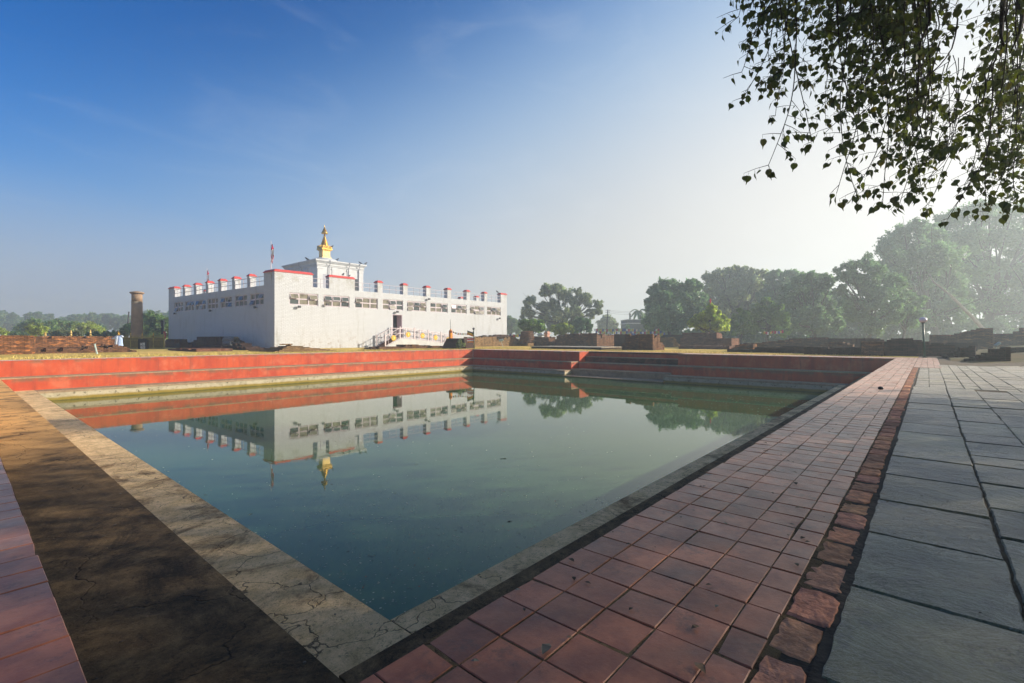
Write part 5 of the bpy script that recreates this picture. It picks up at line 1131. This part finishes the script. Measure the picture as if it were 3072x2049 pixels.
# bodhi tree: the hanging sprays
bt_ = thing('bodhi_tree', 'near hanging sprays of heart shaped leaves of an overhead tree, top right', 'tree', tuple(C2W(9.5, -2.0, 0)))
LO = [(0, 0), (.22, -.04), (.42, .12), (.5, .36), (.42, .6), (.26, .78), (.1, .92), (0, 1.36)]
outl = LO+[(-x, y) for x, y in LO[-2:0:-1]]
def leaf_verts(p, down, side, s):
    nrm = down.cross(side)
    V = [p+side*(x*s*.92)+down*(y*s*.9)+nrm*(s*(.22*abs(x)-.10*y*y)) for x, y in outl]
    return V
lv, lf, lt = [], [], []; tw_ = MB()
def add_leaf(p, s, dn=None):
    down = Vector((random.gauss(0, .34), random.gauss(0, .34), -1)) if dn is None else dn+Vector((random.gauss(0, .3), random.gauss(0, .3), random.gauss(0, .2)))
    down.normalize(); a = random.uniform(0, 2*math.pi); side = Vector((math.cos(a), math.sin(a), 0)); side = (side-down*side.dot(down)).normalized()
    st_ = p+down*(s*.55); b = len(lv); lv.extend(leaf_verts(st_, down, side, s)); N = len(outl)
    lf.append(tuple(range(b, b+8))); lf.append(tuple([b+7]+list(range(b+8, b+N))+[b]))
    k = math.exp(random.gauss(0, .22)); y_ = random.random()
    c_ = (k*(1.35 if y_ < .1 else 1.0), k, k*(.7 if y_ < .1 else 1.0)); lt.extend([c_]*N)
    tw_.tube([p, st_], .0012, 3, cap=False)
def spray(us, vs, ue, ve, Y0, Y1, bend=0.0, r0=.0055, dens=1.0, bare=0.0):
    a, b = D(us, vs, Y0), D(ue, ve, Y1); Ln = (b-a).length; n = max(5, int(Ln/.09)); pts = []
    ph = random.uniform(0, 6)
    for k in range(n+1):
        f = k/n; q = a.lerp(b, f)+vx*(bend*math.sin(math.pi*f)*Ln)+Vector((0, 0, -.10*Ln*math.sin(math.pi*f)*(1 if abs(ue-us) > 150 else .2)))
        q += Vector((math.sin(f*9+ph), math.cos(f*7+ph*2), math.sin(f*11+ph))).normalized()*.03+vx*(.05*math.sin(f*5+ph)); pts.append(q)
    tw_.tube(pts, [r0*(1-.8*k/n)+.0016 for k in range(n+1)], 5)
    for k in range(1, n+1):
        f = k/n
        if f < bare: continue
        for _ in range(1+(random.random() < .55*dens)):
            if random.random() > .8*dens: continue
            p = pts[k]; az = random.uniform(0, 6.28); L_ = random.uniform(.07, .36)*(1-.35*f)
            dr = Vector((math.cos(az), math.sin(az), random.uniform(-.65, .25))).normalized(); dr = (dr-vx*.45).normalized()
            e = p+dr*L_+Vector((0, 0, -.12*L_)); md = (p+e)/2+Vector((0, 0, .03*L_))
            tw_.tube([p, md, e], [.003, .0024, .0014], 4, cap=False)
            for q in ([.35, .55, .78, 1.0] if L_ > .2 else [.45, .75, 1.0] if L_ > .14 else [.6, 1.0]):
                if random.random() < .86: add_leaf(p.lerp(e, q), random.uniform(.040, .076))
    add_leaf(pts[-1], random.uniform(.05, .075))
mains = [(2395, -120, 2300, 495, 4.3, 4.2, .05), (2380, -120, 2430, 430, 4.6, 4.4, -.03), (2330, -150, 2225, 215, 4.8, 4.6, .06), (2300, -160, 2228, 40, 4.9, 4.8, .04), (2360, -100, 2222, 300, 4.6, 4.5, .05),
  (2520, -150, 2560, 430, 4.4, 4.1, -.03), (2540, -150, 2590, 590, 4.6, 4.3, -.05), (2600, -150, 2502, 585, 4.8, 4.6, .05), (2640, -150, 2640, 610, 4.5, 4.3, .03), (2700, -150, 2545, 600, 4.9, 4.8, .06),
  (2720, -150, 2745, 560, 4.3, 4.2, -.02), (2740, -150, 2710, 600, 4.9, 4.7, .04), (2760, -150, 2800, 480, 4.7, 4.5, -.02), (2770, -150, 2770, 420, 4.2, 4.1, .03),
  (2860, 60, 2700, 330, 4.6, 4.4, .02), (2830, 120, 2690, 470, 4.9, 4.7, .05), (2985, -120, 2975, 600, 4.5, 4.4, .02), (3010, -120, 2900, 520, 4.8, 4.6, .05), (3000, 150, 2860, 650, 4.7, 4.5, .04), (2960, 220, 2820, 440, 4.4, 4.3, .03),
  (3060, -100, 3010, 560, 4.9, 4.7, .03), (3090, 60, 2960, 640, 5.2, 5.0, .03), (3080, 200, 3050, 600, 5.0, 4.9, .02), (2700, 80, 2580, 360, 5.2, 5.1, .04), (2640, 60, 2470, 400, 5.0, 4.9, .05)]
for a in mains: spray(*a[:6], bend=a[6], dens=.85)
for _ in range(36):        # the thick upper mass
    us = random.uniform(2330, 2800); ve = random.uniform(40, 360); ue = us-random.uniform(-20, 120)
    if ue < 2300: ve *= .5
    Y_ = random.uniform(4.1, 6.4); spray(us, -random.uniform(80, 320), ue, ve, Y_+.2, Y_, bend=random.uniform(-.08, .12), r0=.0045, dens=1.0)
for _ in range(20):
    us = random.uniform(3000, 3150) if random.random() < .72 else random.uniform(2740, 2820); ue = us-random.uniform(-10, 90); Y_ = random.uniform(4.6, 6.4)
    spray(us, random.uniform(-200, 160), ue, random.uniform(220, 560), Y_+.2, Y_, bend=.04, r0=.005, dens=.6)
for _ in range(16):
    us = random.uniform(2240, 2900); Y_ = random.uniform(4.3, 6); spray(us+40, -300, us, random.uniform(-60, 60), Y_, Y_, r0=.006)
for _ in range(16):
    us = random.uniform(2820, 3090); Y_ = random.uniform(4.4, 6); spray(us, random.uniform(150, 330), us-random.uniform(20, 190), random.uniform(430, 640), Y_+.1, Y_, bend=.05, r0=.003, dens=.55)
# thick limbs at the top right and the unseen rest of the tree
def limb(pts, r): tw_.tube(pts, r, 8)
limb([D(3025, -260, 4.6), D(3010, 0, 4.6), D(3004, 60, 4.6), D(3003, 110, 4.55), D(3012, 140, 4.5)], [.028, .02, .016, .012, .005])
limb([D(3100, -200, 4.8), D(3055, 0, 4.8), D(3066, 50, 4.8), D(3058, 100, 4.8), D(3030, 160, 4.7)], [.026, .018, .015, .012, .005])
limb([D(2770, -300, 4.4), D(2790, 60, 4.4), D(2760, 130, 4.4), D(2750, 330, 4.3), D(2770, 430, 4.3)], [.02, .012, .01, .007, .003])
hub = Vector(C2W(6.5, 2.5, 6.8)); bb = Vector(C2W(9.5, -2.0, 0))
limb([bb-Vector((0, 0, .5)), bb+Vector((.1, .2, 2)), Vector(C2W(8.8, -.8, 4.4)), hub], [.7, .5, .4, .26])
for u_, v_, y_ in ((2300, -300, 4.9), (2450, -320, 4.8), (2600, -320, 4.7), (2750, -320, 4.6), (2900, -300, 4.8), (3050, -260, 4.8), (3200, -200, 5)):
    e = D(u_, v_, y_); limb([hub, hub.lerp(e, .5)+Vector((0, 0, .35)), e], [.12, .07, .03])
tw_.build('branch', M['bark_dark'], bt_, True)
mk('foliage', [tuple(p) for p in lv], lf, M['leaf_near'], bt_, False, lt)
n_ = 76000; q = RNG.normal(size=(n_, 3)); q /= np.linalg.norm(q, axis=1)[:, None]
cB = np.array([C2W(4.0+RNG.uniform(-11, 10), -2.0+RNG.uniform(-9, 8.5), 8.2+RNG.uniform(-1.4, 2.4)) for _ in range(210)])
P = cB[RNG.integers(0, 210, n_)]+q*(RNG.uniform(.1, 1, n_)[:, None]**.5)*1.35
def okB(P):
    u, v, Y = proj(P); return (Y < .3) | (v < -60) | (u > 3200)
P = P[okB(P)]; tn = np.exp(RNG.normal(0, .2, len(P))); leafcloud('upper_crown', M['leaf_near'], P, None, .17, np.stack([tn]*3, 1), bt_, .8)

# ------------------------------------------------------------------ ground cover and floating specks
gb = MB()
for _ in range(15000):
    if random.random() < .6: x, y = random.uniform(-2, 40), YF+1.25+abs(random.gauss(0, 3.2))
    else: x, y = XF+2.1+abs(random.gauss(0, 3.0)), random.uniform(2, 42)
    h = random.uniform(.03, .11); a = random.uniform(0, 6.28); w_ = .012; k = random.gauss(1, .2)
    gb.add([(x-w_*math.cos(a), y-w_*math.sin(a), GZ-.01), (x+w_*math.cos(a), y+w_*math.sin(a), GZ-.01), (x+random.gauss(0, .03), y+random.gauss(0, .03), GZ+h)], [(0, 1, 2)], (k, k, k))
tag(gb.build('grass', M['straw']), 'short dry straw coloured grass around the pool rim', kind='stuff')
fl_ = MB()
for _ in range(420):
    rr = random.random()
    if rr < .4: x, y, z = random.uniform(1, 14), random.uniform(.42, 1.24), .004
    elif rr < .62: x, y, z = random.uniform(1.2, 14), random.uniform(-1.6, .26), .012
    elif rr < .82: x, y, z = XL+random.uniform(.05, W1-.05), random.uniform(2, 18), Z1+.003
    else: x, y, z = XL+W1+random.uniform(.05, W2-.05), random.uniform(3.2, 22), Z2+.003
    s_ = random.uniform(.006, .022)*(1.5 if random.random() < .1 else 1); a0 = random.uniform(0, 6.28); k = random.uniform(.4, 1.1); c_ = random.choice([(k, k*.62, k*.34), (k*.55, k*.4, k*.25), (k, k*.85, k*.6)])
    V = [(x+s_*r_*math.cos(a0+an), y+s_*r_*math.sin(a0+an), z+zz*s_) for r_, an, zz in ((1.0, 0, .1), (.55, 1.1, .35), (.5, 2.2, .3), (.9, 3.14, .1), (.5, 4.1, .3), (.55, 5.2, .35))]
    fl_.add(V, [tuple(range(6))], c_)
tag(fl_.build('leaf_litter', simple('dry_leaf_litter', (.30, .30, .30), (.2, .2, .2), 40, .8, 0, tint=True)), 'tiny dry leaf scraps and crumbs lying on the paths and pool edge', kind='stuff')
db = MB(); IXa, IYa = XL+W1+W2, YR+W1+W2
for _ in range(2600):
    rr = random.random()
    if rr < .45: x, y = IXa+abs(random.gauss(0, 2.2)), IYa+abs(random.gauss(0, 2.2)); s_ = random.uniform(.004, .015)
    elif rr < .8: x, y = IXa+random.random()**1.4*26, IYa+random.random()**1.2*26; s_ = random.uniform(.008, .026)
    else: x, y = random.uniform(18, 27.5), IYa+abs(random.gauss(0, 6)); s_ = random.uniform(.012, .035)
    if x > XF-W1-W2-.1 or y > YF-W1-W2-.1: continue
    n_ = 5; a0 = random.uniform(0, 6); k = random.choice([1, 1, 1, .6, .25]); t_ = (k, k, k*.9) if random.random() > .03 else (.9, .25, .1)
    db.add([(x+s_*random.uniform(.5, 1.2)*math.cos(a0+6.283*q/n_), y+s_*random.uniform(.5, 1.2)*math.sin(a0+6.283*q/n_), ZW+.002) for q in range(n_)], [tuple(range(n_))], t_)
tag(db.build('floating_specks', simple('pale_pollen_specks', (.5, .5, .42), (.36, .37, .3), 30, .8, 0, tint=True)), 'scattered pale specks floating on the pond', kind='stuff')
def floater(label, u, v, pts, r):
    x, y = G(u, v, ZW); m = MB()
    for p in pts: m.tube([(x+q[0], y+q[1], ZW+.008) for q in p], r, 5)
    m.lathe(x, y, [(.012, ZW+.001), (.014, ZW+.004), (.005, ZW+.008)], 8)
    tag(m.build('floating_twig', M['stone_dark']), label, 'twig')
floater('dark forked twig floating in the middle of the pond, the nearer of two', 1528, 1565, [[(-.03, .02), (0, 0), (.03, -.03)], [(0, 0), (.02, .03)]], .003)
floater('thin dark twig floating beyond the forked one, near the pond centre', 1514, 1376, [[(-.08, .06), (0, 0), (.03, -.02)]], .005)
